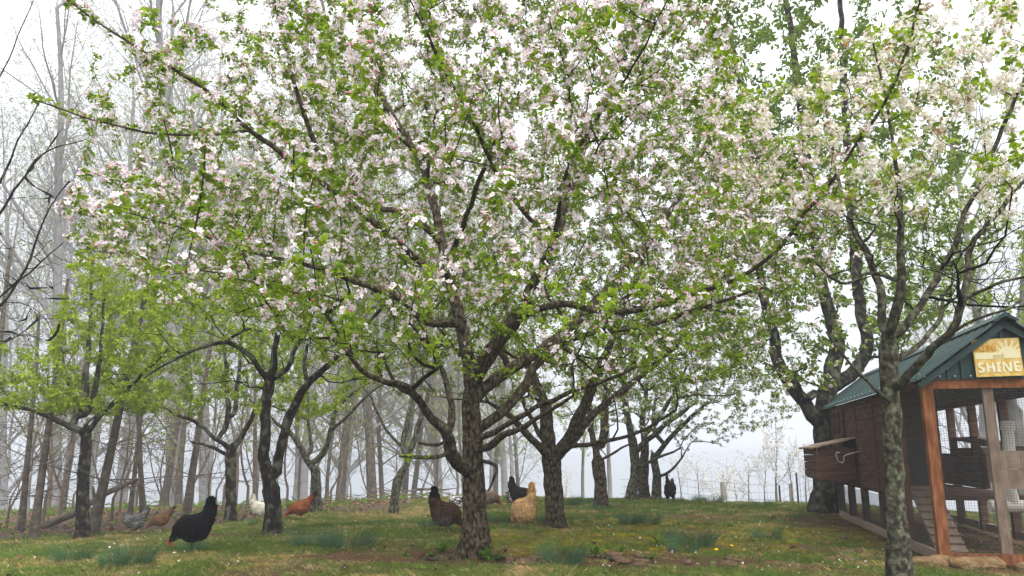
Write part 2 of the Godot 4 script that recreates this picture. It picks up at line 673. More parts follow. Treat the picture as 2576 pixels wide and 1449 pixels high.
# where leaf rosettes and blossoms sit: transforms along the thin wood
func spurs(s: Skel, max_r: float, per_m: float, size: float, skip := 0.0, up := 0.5) -> Array:
	var out := []
	for i in s.pos.size():
		if s.fin[i] > max_r or s.par[i] < 0:
			continue
		var p := s.pos[i]
		var q := s.pos[s.par[i]]
		var seg := p.distance_to(q)
		var want := per_m * seg
		if s.tip[i]:
			want += 1.0
		while want > 0.0:
			if want < 1.0 and rng.randf() > want:
				break
			want -= 1.0
			if skip > 0.0 and nz.get_noise_3d(p.x * 1.3, p.y * 1.3, p.z * 1.3) < skip - 0.5:
				continue
			var d := (p - q).normalized()
			var o := rdir()
			o = (o - d * o.dot(d) * 0.7 + Vector3.UP * up + d * (0.8 if s.tip[i] else 0.15)).normalized()
			var fr := frame_of(o)
			var a := R(0, TAU)
			var x: Vector3 = fr[0] * cos(a) + fr[1] * sin(a)
			var k := size * R(0.75, 1.25)
			out.append(Transform3D(Basis(x * k, o * k, x.cross(o) * k), q.lerp(p, rng.randf()) + o * 0.012))
	return out

func copies(called: String, mesh: Mesh, m: Material, spots: Array, cols: Array, parent: Node, off := Vector3.ZERO) -> void:
	if spots.is_empty():
		return
	var mm := MultiMesh.new()
	mm.transform_format = MultiMesh.TRANSFORM_3D
	mm.use_colors = true
	mm.mesh = mesh
	mm.instance_count = spots.size()
	for i in spots.size():
		var t: Transform3D = spots[i]
		t.origin -= off
		mm.set_instance_transform(i, t)
		mm.set_instance_color(i, cols[i])
	var o := MultiMeshInstance3D.new()
	o.name = called
	o.multimesh = mm
	o.material_override = m
	o.set_meta("kind", "stuff")
	parent.add_child(o, true)

# ---- leaves and flowers
func leaf(b: Array, o: Vector3, d: Vector3, up: Vector3, L: float, W: float, fold: float, curl: float, c: Color) -> void:
	var side := d.cross(up).normalized()
	var u := side.cross(d).normalized()
	var m1 := o + d * L * 0.35 + u * curl * L * 0.06
	var m2 := o + d * L * 0.72 - u * curl * L * 0.05
	var tipp := o + d * L - u * curl * L * 0.28
	var e := u * fold * W
	var l1 := m1 + side * W * 0.46 + e * 0.5
	var r1 := m1 - side * W * 0.46 + e * 0.5
	var l2 := m2 + side * W * 0.40 + e * 0.4
	var r2 := m2 - side * W * 0.40 + e * 0.4
	tri(b, o, l1, m1, c); tri(b, o, m1, r1, c)
	quad(b, m1, l1, l2, m2, c); quad(b, m1, m2, r2, r1, c)
	tri(b, m2, l2, tipp, c); tri(b, m2, tipp, r2, c)

func rosette(n: int, L: float, W: float, spread: float, droop: float, sd: int, hue: Array) -> ArrayMesh:
	rng.seed = sd
	var b := buf()
	for i in n:
		var a := TAU * i / n + R(-0.4, 0.4)
		var e := spread * R(0.55, 1.2)
		var d := Vector3(cos(a) * sin(e), cos(e) - droop * R(0.5, 1.2), sin(a) * sin(e)).normalized()
		var k := R(0.65, 1.15)
		var c: Color = hue[0].lerp(hue[1], rng.randf())
		leaf(b, d * 0.014 * k, d, Vector3.UP + rdir() * 0.5, L * k, W * k, R(0.15, 0.6), R(0.4, 1.6), c)
	return commit(b)

func flower(b: Array, o: Vector3, n: Vector3, r: float, cup: float, inner: Color, outer: Color, simple := false) -> void:
	var fr := frame_of(n)
	var t := R(0, TAU)
	for i in 5:
		var a := t + TAU * i / 5.0 + R(-0.12, 0.12)
		var d: Vector3 = fr[0] * cos(a) + fr[1] * sin(a)
		var s := d.cross(n)
		var k := R(0.85, 1.1)
		var base := o + d * r * 0.10
		var m := o + d * r * 0.55 * k + n * r * cup * 0.35
		var e := o + d * r * 0.98 * k + n * r * cup * R(0.6, 1.1)
		var ci := inner.lerp(outer, R(0.0, 0.35))
		var w := r * 0.36 * k
		if simple:
			tri(b, base, m + s * w * 1.2, e, ci)
			tri(b, base, e, m - s * w * 1.2, ci)
			continue
		var l := m + s * w + n * r * 0.10
		var q := m - s * w + n * r * 0.10
		var l2 := m.lerp(e, 0.65) + s * w * 0.8 + n * r * 0.06
		var q2 := m.lerp(e, 0.65) - s * w * 0.8 + n * r * 0.06
		var co := inner.lerp(outer, R(0.3, 1.0))
		tri(b, base, l, m, ci); tri(b, base, m, q, ci)
		quad(b, m, l, l2, e, ci.lerp(co, 0.5)); quad(b, m, e, q2, q, ci.lerp(co, 0.5))
	if not simple:
		var y := Color(0.55, 0.36, 0.05)
		for i in 4:
			var a := t + TAU * i / 4.0
			var d: Vector3 = fr[0] * cos(a) + fr[1] * sin(a)
			var d2: Vector3 = fr[0] * cos(a + 1.57) + fr[1] * sin(a + 1.57)
			tri(b, o + n * r * 0.05 + d * r * 0.2, o + n * r * 0.28, o + n * r * 0.05 + d2 * r * 0.2, y)

func bud(b: Array, o: Vector3, n: Vector3, r: float, c: Color) -> void:
	var fr := frame_of(n)
	for i in 4:
		var a := TAU * i / 4.0
		var d: Vector3 = fr[0] * cos(a) + fr[1] * sin(a)
		var d2: Vector3 = fr[0] * cos(a + TAU / 4.0) + fr[1] * sin(a + TAU / 4.0)
		tri(b, o - n * r, o + d * r, o + d2 * r, c)
		tri(b, o + d * r, o + n * r * 1.4, o + d2 * r, c)

func bloom(flowers: int, buds: int, r: float, sd: int) -> ArrayMesh:
	rng.seed = sd
	var b := buf()
	var white := Color(0.88, 0.83, 0.885)
	var pink := Color(0.84, 0.60, 0.74)
	var stalk := Color(0.12, 0.16, 0.03)
	for i in flowers + buds:
		var d := (Vector3(R(-1, 1), R(0.15, 1.2), R(-1, 1))).normalized()
		var h := R(0.026, 0.058)
		var o := d * h
		var fr := frame_of(d)
		tri(b, fr[0] * 0.0012, o, -fr[0] * 0.0012, stalk)
		if i < flowers:
			flower(b, o, (d + rdir() * 0.35).normalized(), r * R(0.85, 1.1), R(0.15, 0.75), white, pink.lerp(white, R(0.35, 1.0)))
		else:
			bud(b, o, d, r * R(0.26, 0.42), Color(0.62, 0.16, 0.26).lerp(Color(0.78, 0.45, 0.52), rng.randf()))
	return commit(b)

func puff(n: int, r: float, spread: float, sd: int, c0: Color, c1: Color) -> ArrayMesh:   # a bunch of small white flowers
	rng.seed = sd
	var b := buf()
	for i in n:
		var d := rdir()
		d.y = absf(d.y) * 0.7 + d.y * 0.3
		flower(b, d * spread * R(0.4, 1.0), (d + rdir() * 0.4).normalized(), r * R(0.8, 1.2), R(0.2, 0.7), c0.lerp(c1, rng.randf() * rng.randf()), c0, true)
	return commit(b)

var blooms: Array = []
var rosettes: Array = []
var pear_leaves: Array = []
var long_leaves: Array = []
var cherry_puffs: Array = []
var brown_puff: ArrayMesh
var white_puff: ArrayMesh
var speck: ArrayMesh
var needle_spray: ArrayMesh

func make_meshes() -> void:
	var g0 := Color(0.11, 0.19, 0.012)
	var g1 := Color(0.30, 0.41, 0.028)
	for i in 4:
		blooms.append(bloom(3 + i % 2, [1, 1, 2, 1][i], 0.0205, 100 + i))
		rosettes.append(rosette(6 + i % 3, 0.044, 0.028, 1.2, 0.15, 200 + i, [g0, g1]))
		pear_leaves.append(rosette(6 + i % 2, 0.058, 0.034, 1.2, 0.35, 300 + i, [Color(0.13, 0.21, 0.012), Color(0.29, 0.37, 0.03)]))
		long_leaves.append(rosette(5, 0.072, 0.036, 1.3, 0.85, 400 + i, [Color(0.065, 0.12, 0.018), Color(0.17, 0.24, 0.03)]))
		cherry_puffs.append(puff(11, 0.0125, 0.042, 500 + i, Color(0.87, 0.86, 0.81), Color(0.66, 0.55, 0.36)))
	white_puff = puff(9, 0.015, 0.045, 519, Color(0.86, 0.86, 0.86), Color(0.80, 0.80, 0.78))
	brown_puff = puff(8, 0.010, 0.03, 520, Color(0.42, 0.27, 0.13), Color(0.25, 0.13, 0.05))
	speck = rosette(3, 0.038, 0.022, 1.0, 0.3, 530, [Color(0.17, 0.21, 0.05), Color(0.28, 0.29, 0.09)])
	var b := buf()
	rng.seed = 540
	for i in 26:
		var t := rng.randf()
		var d := (Vector3(R(-0.6, 0.6), R(-0.8, 0.5), R(-1, 1)) + Vector3.RIGHT * 0.4).normalized()
		var o := Vector3(t * 0.16, -t * t * 0.03, 0)
		var sd := d.cross(Vector3.UP).normalized() * 0.0028
		tri(b, o - sd, o + d * R(0.05, 0.085), o + sd, Color(0.035, 0.06, 0.02))
	needle_spray = commit(b)

# the parts of a tree under its node; what = {blossom per rosette, leaf meshes ...}
func dress(o: Node3D, s: Skel, bark: Material, twig: Material, rough := 0.10) -> Node3D:
	var base := s.pos[0]
	var w := wood(s, rough)
	var crown := Node3D.new()
	crown.name = "crown"
	for l in w:
		var b: Array = w[l]
		var V: PackedVector3Array = b[0]
		for i in V.size():
			V[i] -= base
		b[0] = V
		if l == 0:
			part("trunk", commit(b), bark, o)
		elif l > 0:
			part("limb", commit(b), bark, o)
	o.add_child(crown)
	if w.has(-1):
		var tw := part("twigs", commit(w[-1]), twig, crown)
		tw.set_meta("kind", "stuff")
	return crown

func split4(spots: Array, tint0: Color, tint1: Color) -> Array:
	var out := [[[], []], [[], []], [[], []], [[], []]]
	for t in spots:
		var k := rng.randi() % 4
		out[k][0].append(t)
		out[k][1].append(tint0.lerp(tint1, rng.randf()))
	return out

# leaves and blossoms; the nearest n_single of each are parts of their own
func foliage(crown: Node3D, base: Vector3, called: String, meshes: Array, m: Material, spots: Array, tint0: Color, tint1: Color, n_single := 0, single := "") -> void:
	if n_single > 0:
		spots.sort_custom(func(a, b): return a.origin.distance_squared_to(EYE) < b.origin.distance_squared_to(EYE))
		var inview := []
		var rest := []
		for t: Transform3D in spots:
			var q := pix(t.origin)
			if inview.size() < n_single and q.x > 0 and q.x < 2576 and q.y > 0 and q.y < 1449:
				inview.append(t)
			else:
				rest.append(t)
		for t: Transform3D in inview:
			var o := part(single, meshes[rng.randi() % meshes.size()], m, crown)
			t.origin -= base
			o.transform = t
		spots = rest
	var g := split4(spots, tint0, tint1)
	for k in 4:
		copies(called, meshes[k % meshes.size()], m, g[k][0], g[k][1], crown, base)

func inside(poly: PackedVector2Array, p: Vector2) -> bool:
	return Geometry2D.is_point_in_polygon(p, poly)

# ---------------------------------------------------------------- the orchard's trees
const WHITE := Color(1, 1, 1)

func orchard() -> void:
	main_apple()
	stage("main tree")
	second_apple()
	stage("second")
	far_apples()
	stage("far apples")
	lichen_trees()
	pears()
	stage("pears")
	cherry()
	stage("cherry")
	tall_tree()
	knot_tree()
	stage("tall tree")

func main_apple() -> void:
	rng.seed = 1001
	var s := Skel.new()
	var root := on(1195, 1405, 6.8)
	var r := 6.8 / F * 0.5
	# trunk with a flared foot
	var tp := [root + Vector3(0, -0.12, 0), root + Vector3(0, 0.02, 0), P(1192, 1350, 6.8), P(1192, 1270, 6.8), P(1190, 1150, 6.8), P(1184, 1075, 6.8), P(1186, 1005, 6.8)]
	var trunk := chain(s, tp, [96 * r, 74 * r, 58 * r, 53 * r, 52 * r, 49 * r, 42 * r], -1, 0, 0.07, 0.012)
	var top: int = trunk[trunk.size() - 1]
	var at := func(py: float) -> int:
		return s.nearest(P(1190, py, 6.8))
	# limbs as the photograph shows them, each with its own distance
	traced(s, [[1178, 930, 6.8, 35], [1160, 850, 6.75, 32], [1143, 790, 6.75, 29], [1128, 720, 6.8, 27], [1105, 600, 6.95, 23], [1060, 430, 7.2, 19], [960, 280, 7.5, 14], [905, 110, 7.7, 10], [880, -60, 7.9, 6]], top, 1)
	traced(s, [[1235, 920, 6.65, 42], [1272, 868, 6.55, 40], [1322, 800, 6.4, 37]], top, 2)
	traced(s, [[1400, 797, 6.2, 19], [1480, 815, 6.0, 17], [1570, 830, 5.8, 15], [1700, 800, 5.4, 13], [1854, 747, 5.0, 12], [1937, 703, 4.8, 11], [2025, 590, 4.5, 10], [2110, 492, 4.3, 9], [2161, 417, 4.2, 8.5], [2212, 334, 4.1, 8], [2256, 256, 4.0, 7.5], [2291, 165, 3.9, 7], [2314, 71, 3.9, 6], [2334, -20, 3.9, 5]], -2, 3)
	traced(s, [[1340, 740, 6.3, 26], [1400, 640, 6.2, 22], [1430, 520, 6.3, 18], [1480, 380, 6.5, 14], [1560, 200, 6.7, 10], [1600, 40, 6.9, 7], [1610, -120, 7.0, 5]], -2, 4)
	traced(s, [[1240, 990, 6.85, 30], [1290, 960, 6.95, 29], [1350, 920, 7.05, 28], [1426, 865, 7.2, 26], [1510, 780, 7.5, 21], [1600, 680, 7.8, 17], [1700, 540, 8.0, 13], [1790, 380, 8.2, 10], [1850, 200, 8.4, 6]], at.call(1030), 5)
	traced(s, [[1247, 1089, 6.75, 25], [1291, 1040, 6.8, 24], [1322, 1003, 6.85, 23], [1346, 955, 6.9, 22], [1400, 900, 6.8, 16], [1500, 870, 6.5, 13], [1640, 860, 6.2, 11], [1790, 800, 6.0, 9], [1930, 760, 5.8, 7]], at.call(1125), 6)
	traced(s, [[1284, 1103, 6.5, 15], [1350, 1058, 6.3, 13], [1419, 1030, 6.1, 12], [1481, 1013, 5.9, 10], [1536, 992, 5.7, 8], [1660, 940, 5.3, 6]], at.call(1140), 7, 0.04)
	traced(s, [[1240, 1160, 6.5, 19], [1264, 1133, 6.35, 17], [1302, 1123, 6.2, 14], [1353, 1089, 6.0, 12], [1395, 1068, 5.9, 10], [1443, 1037, 5.7, 7]], at.call(1180), 8, 0.04)
	traced(s, [[1150, 1205, 6.65, 34], [1133, 1175, 6.5, 33], [1126, 1140, 6.45, 32], [1116, 1116, 6.4, 26], [1078, 1082, 6.3, 20], [1050, 1040, 6.2, 18], [1028, 1010, 6.1, 17], [947, 996, 5.9, 14], [913, 978, 5.8, 13], [878, 934, 5.7, 13], [850, 880, 5.6, 11], [800, 800, 5.5, 9], [700, 760, 5.3, 7], [560, 740, 5.1, 5]], at.call(1230), 9)
	traced(s, [[1136, 1085, 6.5, 18], [1135, 1044, 6.55, 16], [1126, 1006, 6.6, 14], [1112, 960, 6.6, 12], [1080, 900, 6.5, 10], [1020, 840, 6.3, 8]], s.nearest(P(1124, 1130, 6.45)), 10)
	traced(s, [[1110, 1188, 6.4, 11], [1060, 1190, 6.3, 10], [1003, 1188, 6.2, 8]], s.nearest(P(1133, 1180, 6.5)), 11, 0.01)
	traced(s, [[1100, 1160, 6.4, 9], [1052, 1154, 6.3, 8]], s.nearest(P(1127, 1150, 6.45)), 12, 0.01)
	traced(s, [[1228, 1198, 6.7, 10], [1252, 1212, 6.6, 9], [1240, 1245, 6.6, 6], [1226, 1272, 6.65, 5]], at.call(1205), 20, 0.02)
	traced(s, [[1110, 848, 6.6, 24], [1074, 851, 6.5, 20], [1033, 810, 6.3, 18], [998, 785, 6.15, 16], [920, 755, 5.95, 14], [800, 712, 5.7, 12], [690, 690, 5.5, 9], [560, 650, 5.3, 7], [400, 600, 5.1, 5], [250, 560, 5.0, 3.5]], s.nearest(P(1150, 845, 6.75)), 13)
	traced(s, [[1060, 700, 6.4, 20], [960, 610, 6.1, 18], [870, 540, 5.9, 17], [760, 460, 5.6, 15], [640, 380, 5.4, 13], [520, 270, 5.2, 11], [420, 205, 5.1, 9], [300, 135, 5.0, 7], [150, 30, 4.9, 4]], s.nearest(P(1125, 715, 6.8)), 14)
	traced(s, [[560, 376, 5.25, 8], [470, 380, 5.15, 8], [350, 372, 5.0, 7], [200, 335, 4.9, 5], [75, 288, 4.8, 4]], s.nearest(P(630, 378, 5.4)), 15)
	traced(s, [[1020, 560, 6.5, 17], [920, 560, 6.2, 15], [800, 440, 5.8, 14], [745, 260, 5.5, 11], [700, 110, 5.3, 8], [680, -40, 5.2, 5]], s.nearest(P(1110, 640, 6.9)), 16)
	traced(s, [[1180, 560, 6.2, 14], [1230, 430, 5.4, 12], [1270, 350, 4.6, 9], [1275, 440, 4.0, 4]], s.nearest(P(1125, 700, 6.8)), 17)
	traced(s, [[1420, 470, 5.4, 12], [1500, 340, 4.6, 9], [1620, 180, 4.0, 6], [1700, 20, 3.7, 4]], s.nearest(P(1405, 640, 6.2)), 18)
	traced(s, [[1270, 520, 5.6, 12], [1180, 330, 4.6, 9], [1080, 160, 3.9, 6], [1000, 0, 3.5, 4]], s.nearest(P(1395, 650, 6.2)), 19)
	# crown: points inside a wide dome, kept to its outline
	var poly := PackedVector2Array([Vector2(520, -900), Vector2(500, -40), Vector2(470, 90), Vector2(240, 110), Vector2(200, 180), Vector2(290, 260), Vector2(60, 280), Vector2(110, 330), Vector2(350, 400), Vector2(250, 430), Vector2(130, 560), Vector2(190, 680), Vector2(330, 770), Vector2(480, 830), Vector2(700, 870), Vector2(850, 960), Vector2(1000, 985), Vector2(1200, 920), Vector2(1500, 990), Vector2(1700, 1020), Vector2(1900, 960), Vector2(2050, 800), Vector2(2130, 640), Vector2(2120, 520), Vector2(2010, 420), Vector2(1900, 280), Vector2(1840, 120), Vector2(1800, -40), Vector2(1780, -900)])
	var targets := []
	var c := Vector3(-0.25, 3.8, -6.4)
	var tries := 0
	while targets.size() < 3300 and tries < 200000:
		tries += 1
		var q := Vector3(R(-1, 1), R(-1, 1), R(-1, 1))
		var e := q.length()
		if e > 1.0 or e < 0.25 or rng.randf() > 0.35 + 0.65 * e:
			continue
		var p := c + q * Vector3(4.4, 3.2, 4.2)
		if p.y < 1.75 or p.z > -2.1 or (p.z > -3.3 and rng.randf() < 0.75):
			continue
		var v := pix(p)
		if not inside(poly, v) or nz.get_noise_3d(p.x * 0.9, p.y * 0.9, p.z * 0.9 + 30.0) < -0.42:
			continue
		if v.x < 700 and v.y < 480 and rng.randf() < 0.62:
			continue
		if v.y < -120 and rng.randf() < 0.75:
			continue
		targets.append(p)
	reach(s, targets, 0.28, 0.12, 0.2, 1.6)
	# upright water shoots
	for i in 150:
		var k := rng.randi_range(trunk.size(), s.pos.size() - 1)
		if s.pos[k].y < 2.0:
			continue
		var p := s.pos[k]
		var L := R(0.25, 0.7)
		var a := p + Vector3(R(-0.2, 0.2), L, R(-0.2, 0.2))
		if not inside(poly, pix(a)):
			continue
		chain(s, [p, p.lerp(a, 0.5) + rdir() * 0.04, a], [0.006, 0.005, 0.003], k, -1, 0.12, 0.0)
	s.finish(0.0034, 0.42)
	var o := thing("apple_tree", "large apple tree in full pink and white blossom with a thick forked trunk", "tree", root)
	var crown := dress(o, s, M.bark, M.twig, 0.17)
	for i in s.pos.size():   # no leaves on the bare wood near the trunk
		if s.pos[i].y < 1.8 and s.fin[i] < 0.02:
			s.fin[i] = 0.021
	var all := spurs(s, 0.017, 25.0, 0.80, 0.0, 0.55)
	var lv := []
	var fl := []
	for t: Transform3D in all:
		var q := pix(t.origin)
		var low := clampf((q.y - 520.0) / 450.0, 0.0, 0.8)
		if rng.randf() < 0.97 - low and nz.get_noise_3d(t.origin.x * 2.8, t.origin.y * 2.8, t.origin.z * 2.8) > -0.18:
			var f := t
			f.basis = f.basis.scaled_local(Vector3.ONE * 1.12)
			f.origin += t.basis.y.normalized() * 0.012
			fl.append(f)
		if rng.randf() < (0.85 if q.y < 640.0 else 0.55):
			lv.append(t)
	print("spurs ", all.size(), " nodes ", s.pos.size())
	foliage(crown, s.pos[0], "leaves", rosettes, M.leaf, lv, Color(0.75, 0.8, 0.8), Color(1.2, 1.15, 1.1), 280, "leaf_rosette")
	foliage(crown, s.pos[0], "blossoms", blooms, M.petal, fl, Color(0.92, 0.88, 0.92), WHITE, 280, "blossom")
	# the leafy shoots low on the trunk
	var low_spots := []
	for a in [[1165, 975, 6.6], [1150, 960, 6.55], [1200, 985, 6.55], [1290, 975, 6.4], [1305, 985, 6.4], [1270, 970, 6.45], [1285, 990, 6.42], [1035, 1192, 6.25], [1020, 1196, 6.22], [1075, 1195, 6.3], [1185, 965, 6.6], [1180, 945, 6.55]]:
		var b := Basis.from_euler(Vector3(R(-0.5, 0.5), R(0, 6), R(-0.5, 0.5))).scaled(Vector3.ONE * 1.25)
		low_spots.append(Transform3D(b, P(a[0], a[1], a[2])))
	foliage(crown, s.pos[0], "trunk_leaves", rosettes, M.leaf, low_spots, Color(1.3, 1.25, 1.0), Color(1.5, 1.4, 1.1))

# a smaller apple tree: trunk and limbs traced, crown filled
func orchard_tree(called: String, label: String, group: String, sd: int, root: Vector3, trunk: Array, limbs: Array, c: Vector3, rad: Vector3, n: int, poly: PackedVector2Array, bark: Material, twig: Material, low: float, bf := 0.3, tip := 0.003) -> Array:
	rng.seed = sd
	var s := Skel.new()
	var pts := [root + Vector3(0, -0.12, 0), root + Vector3(0, 0.03, 0)]
	var d: float = -root.z
	var w0: float = trunk[0][2] * 0.5 * d / F
	var rr := [w0 * 1.4, w0 * 1.18]
	for a in trunk:
		pts.append(P(a[0], a[1], d))
		rr.append(a[2] * 0.5 * d / F)
	var n0 := pts.size()
	var tr := chain(s, pts, rr, -1, 0, 0.1, 0.02)
	var k := 1
	for l in limbs:
		traced(s, l, -2, k, 0.04)
		k += 1
	var tip_at: Vector3 = pts[n0 - 1]
	var along: Vector3 = (pts[n0 - 1] - pts[n0 - 2]).normalized()
	chain(s, [tip_at, tip_at + along * 0.07, tip_at + along * 0.14], [rr[n0 - 1], rr[n0 - 1] * 0.7, rr[n0 - 1] * 0.3], tr[tr.size() - 1], 0, 0.05, 0.0)
	var targets := []
	var tries := 0
	while targets.size() < n and tries < n * 60:
		tries += 1
		var q := Vector3(R(-1, 1), R(-1, 1), R(-1, 1))
		if q.length() > 1.0 or rng.randf() > 0.3 + 0.7 * q.length():
			continue
		var p := c + q * rad
		if p.y < low or nz.get_noise_3d(p.x * 0.8, p.y * 0.8, p.z * 0.8) < -0.45:
			continue
		if poly.size() and not inside(poly, pix(p)):
			continue
		targets.append(p)
	if called == "cherry_tree":
		for i in 170:
			targets.append(P(R(2120, 2640), R(560, 800), R(4.6, 6.4)))
	if targets.size():
		reach(s, targets, bf, 0.16, 0.1, 1.0)
	s.finish(tip, 0.42)
	var o := thing(called, label, "tree", root, 0.0, group)
	return [o, s, dress(o, s, bark, twig, 0.17)]

func bare_low(s: Skel, y: float) -> void:
	for i in s.pos.size():
		if s.pos[i].y < y and s.fin[i] < 0.05:
			s.fin[i] = 0.05

func second_apple() -> void:
	var root := on(1398, 1332, 9.3)
	var r := orchard_tree("apple_tree", "mid-sized blossoming apple tree with open fan of straight limbs behind the buff hen", "", 1002, root, [[1396, 1270, 42], [1390, 1210, 44], [1385, 1180, 46]],
		[[[1378, 1120, 9.3, 34], [1372, 1040, 9.35, 30], [1345, 985, 9.4, 26], [1310, 900, 9.5, 20], [1270, 800, 9.7, 14], [1240, 650, 9.9, 9]],
		[[1420, 1150, 9.2, 30], [1455, 1080, 9.1, 28], [1490, 1000, 9.0, 25], [1530, 900, 8.9, 19], [1580, 780, 8.8, 13], [1640, 620, 8.8, 8]],
		[[1440, 1140, 9.4, 20], [1480, 1075, 9.5, 19], [1550, 1020, 9.6, 17], [1610, 970, 9.7, 14], [1700, 900, 9.8, 10]],
		[[1355, 1150, 9.1, 19], [1310, 1100, 9.0, 16], [1270, 1060, 8.9, 13], [1225, 1040, 8.8, 9]],
		[[1360, 1120, 9.5, 12], [1330, 1060, 9.6, 11], [1300, 1010, 9.7, 9]],
		[[1440, 1148, 9.0, 12], [1530, 1140, 8.8, 10], [1620, 1110, 8.6, 8], [1700, 1060, 8.5, 6]]],
		Vector3(1.1, 4.0, -9.8), Vector3(3.9, 2.9, 2.6), 1300, PackedVector2Array(), M.bark, M.twig, 1.95)
	var s: Skel = r[1]
	bare_low(s, 1.95)
	var all := spurs(s, 0.02, 8.5, 0.92)
	var fl := []
	for t in all:
		if rng.randf() < 0.6:
			fl.append(t)
	foliage(r[2], s.pos[0], "leaves", rosettes, M.leaf, all, Color(0.75, 0.8, 0.8), Color(1.15, 1.1, 1.1))
	foliage(r[2], s.pos[0], "blossoms", blooms, M.petal, fl, Color(0.92, 0.88, 0.92), WHITE)

func far_apples() -> void:
	var spec := [
		["slender apple tree with twin-stemmed trunk in the grass tuft before the crest", 1512, 1280, 13.0, [[1512, 1235, 30], [1505, 1180, 30]], [[[1490, 1120, 13.0, 16], [1485, 1060, 13.0, 15], [1470, 980, 13.1, 11], [1440, 880, 13.2, 8]], [[1520, 1130, 13.0, 22], [1520, 1050, 13.0, 20], [1530, 960, 12.9, 15], [1560, 860, 12.8, 9]], [[1560, 1150, 12.8, 6], [1600, 1130, 12.7, 4]]], Vector3(1.6, 3.6, -13.2), Vector3(2.6, 1.9, 2.4), 420, 1.7],
		["pale-barked apple tree leaning toward the field on the crest", 1590, 1258, 15.3, [[1598, 1225, 24], [1600, 1180, 23], [1590, 1120, 21]], [[[1575, 1050, 15.3, 15], [1570, 980, 15.4, 11], [1560, 880, 15.5, 8]], [[1620, 1130, 15.2, 14], [1680, 1080, 15.0, 12], [1750, 1030, 14.8, 6]], [[1650, 1170, 15.0, 8], [1710, 1145, 14.8, 4]]], Vector3(3.0, 3.4, -15.2), Vector3(2.3, 1.8, 2.0), 420, 1.5],
		["straight-trunked apple tree between two leaning ones on the crest", 1621, 1256, 15.9, [[1622, 1200, 22], [1622, 1130, 20]], [[[1615, 1060, 15.9, 14], [1630, 980, 16.0, 9]], [[1650, 1080, 15.9, 12], [1700, 1000, 15.9, 9], [1730, 930, 16.0, 6]]], Vector3(3.0, 3.7, -16.2), Vector3(2.0, 1.6, 2.0), 260, 1.8],
		["low spreading apple tree behind the dark hen on the crest", 1652, 1257, 15.4, [[1655, 1215, 20], [1645, 1170, 18]], [[[1675, 1130, 15.3, 12], [1730, 1070, 15.1, 10], [1780, 1030, 14.9, 5]], [[1640, 1100, 15.4, 11], [1650, 1020, 15.4, 8]], [[1690, 1200, 15.1, 7], [1715, 1170, 15.0, 5]]], Vector3(4.0, 2.9, -15.0), Vector3(2.0, 1.5, 1.8), 420, 1.4]]
	var i := 0
	for a in spec:
		var root := on(a[1], a[2], a[3])
		var r := orchard_tree("apple_tree", a[0], "", 1010 + i, root, a[4], a[5], a[6], a[7], a[8], PackedVector2Array(), M.lichen_bark if i == 1 or i == 3 else M.bark, M.twig, a[9])
		var s: Skel = r[1]
		bare_low(s, a[9] - 0.1)
		var all := spurs(s, 0.03, 7.0, 1.0)
		var fl := []
		for t in all:
			if rng.randf() < 0.6:
				fl.append(t)
		foliage(r[2], s.pos[0], "leaves", rosettes, M.leaf, all, Color(0.8, 0.85, 0.8), Color(1.2, 1.15, 1.1))
		foliage(r[2], s.pos[0], "blossoms", blooms, M.petal, fl, Color(0.95, 0.93, 0.95), WHITE)
		i += 1

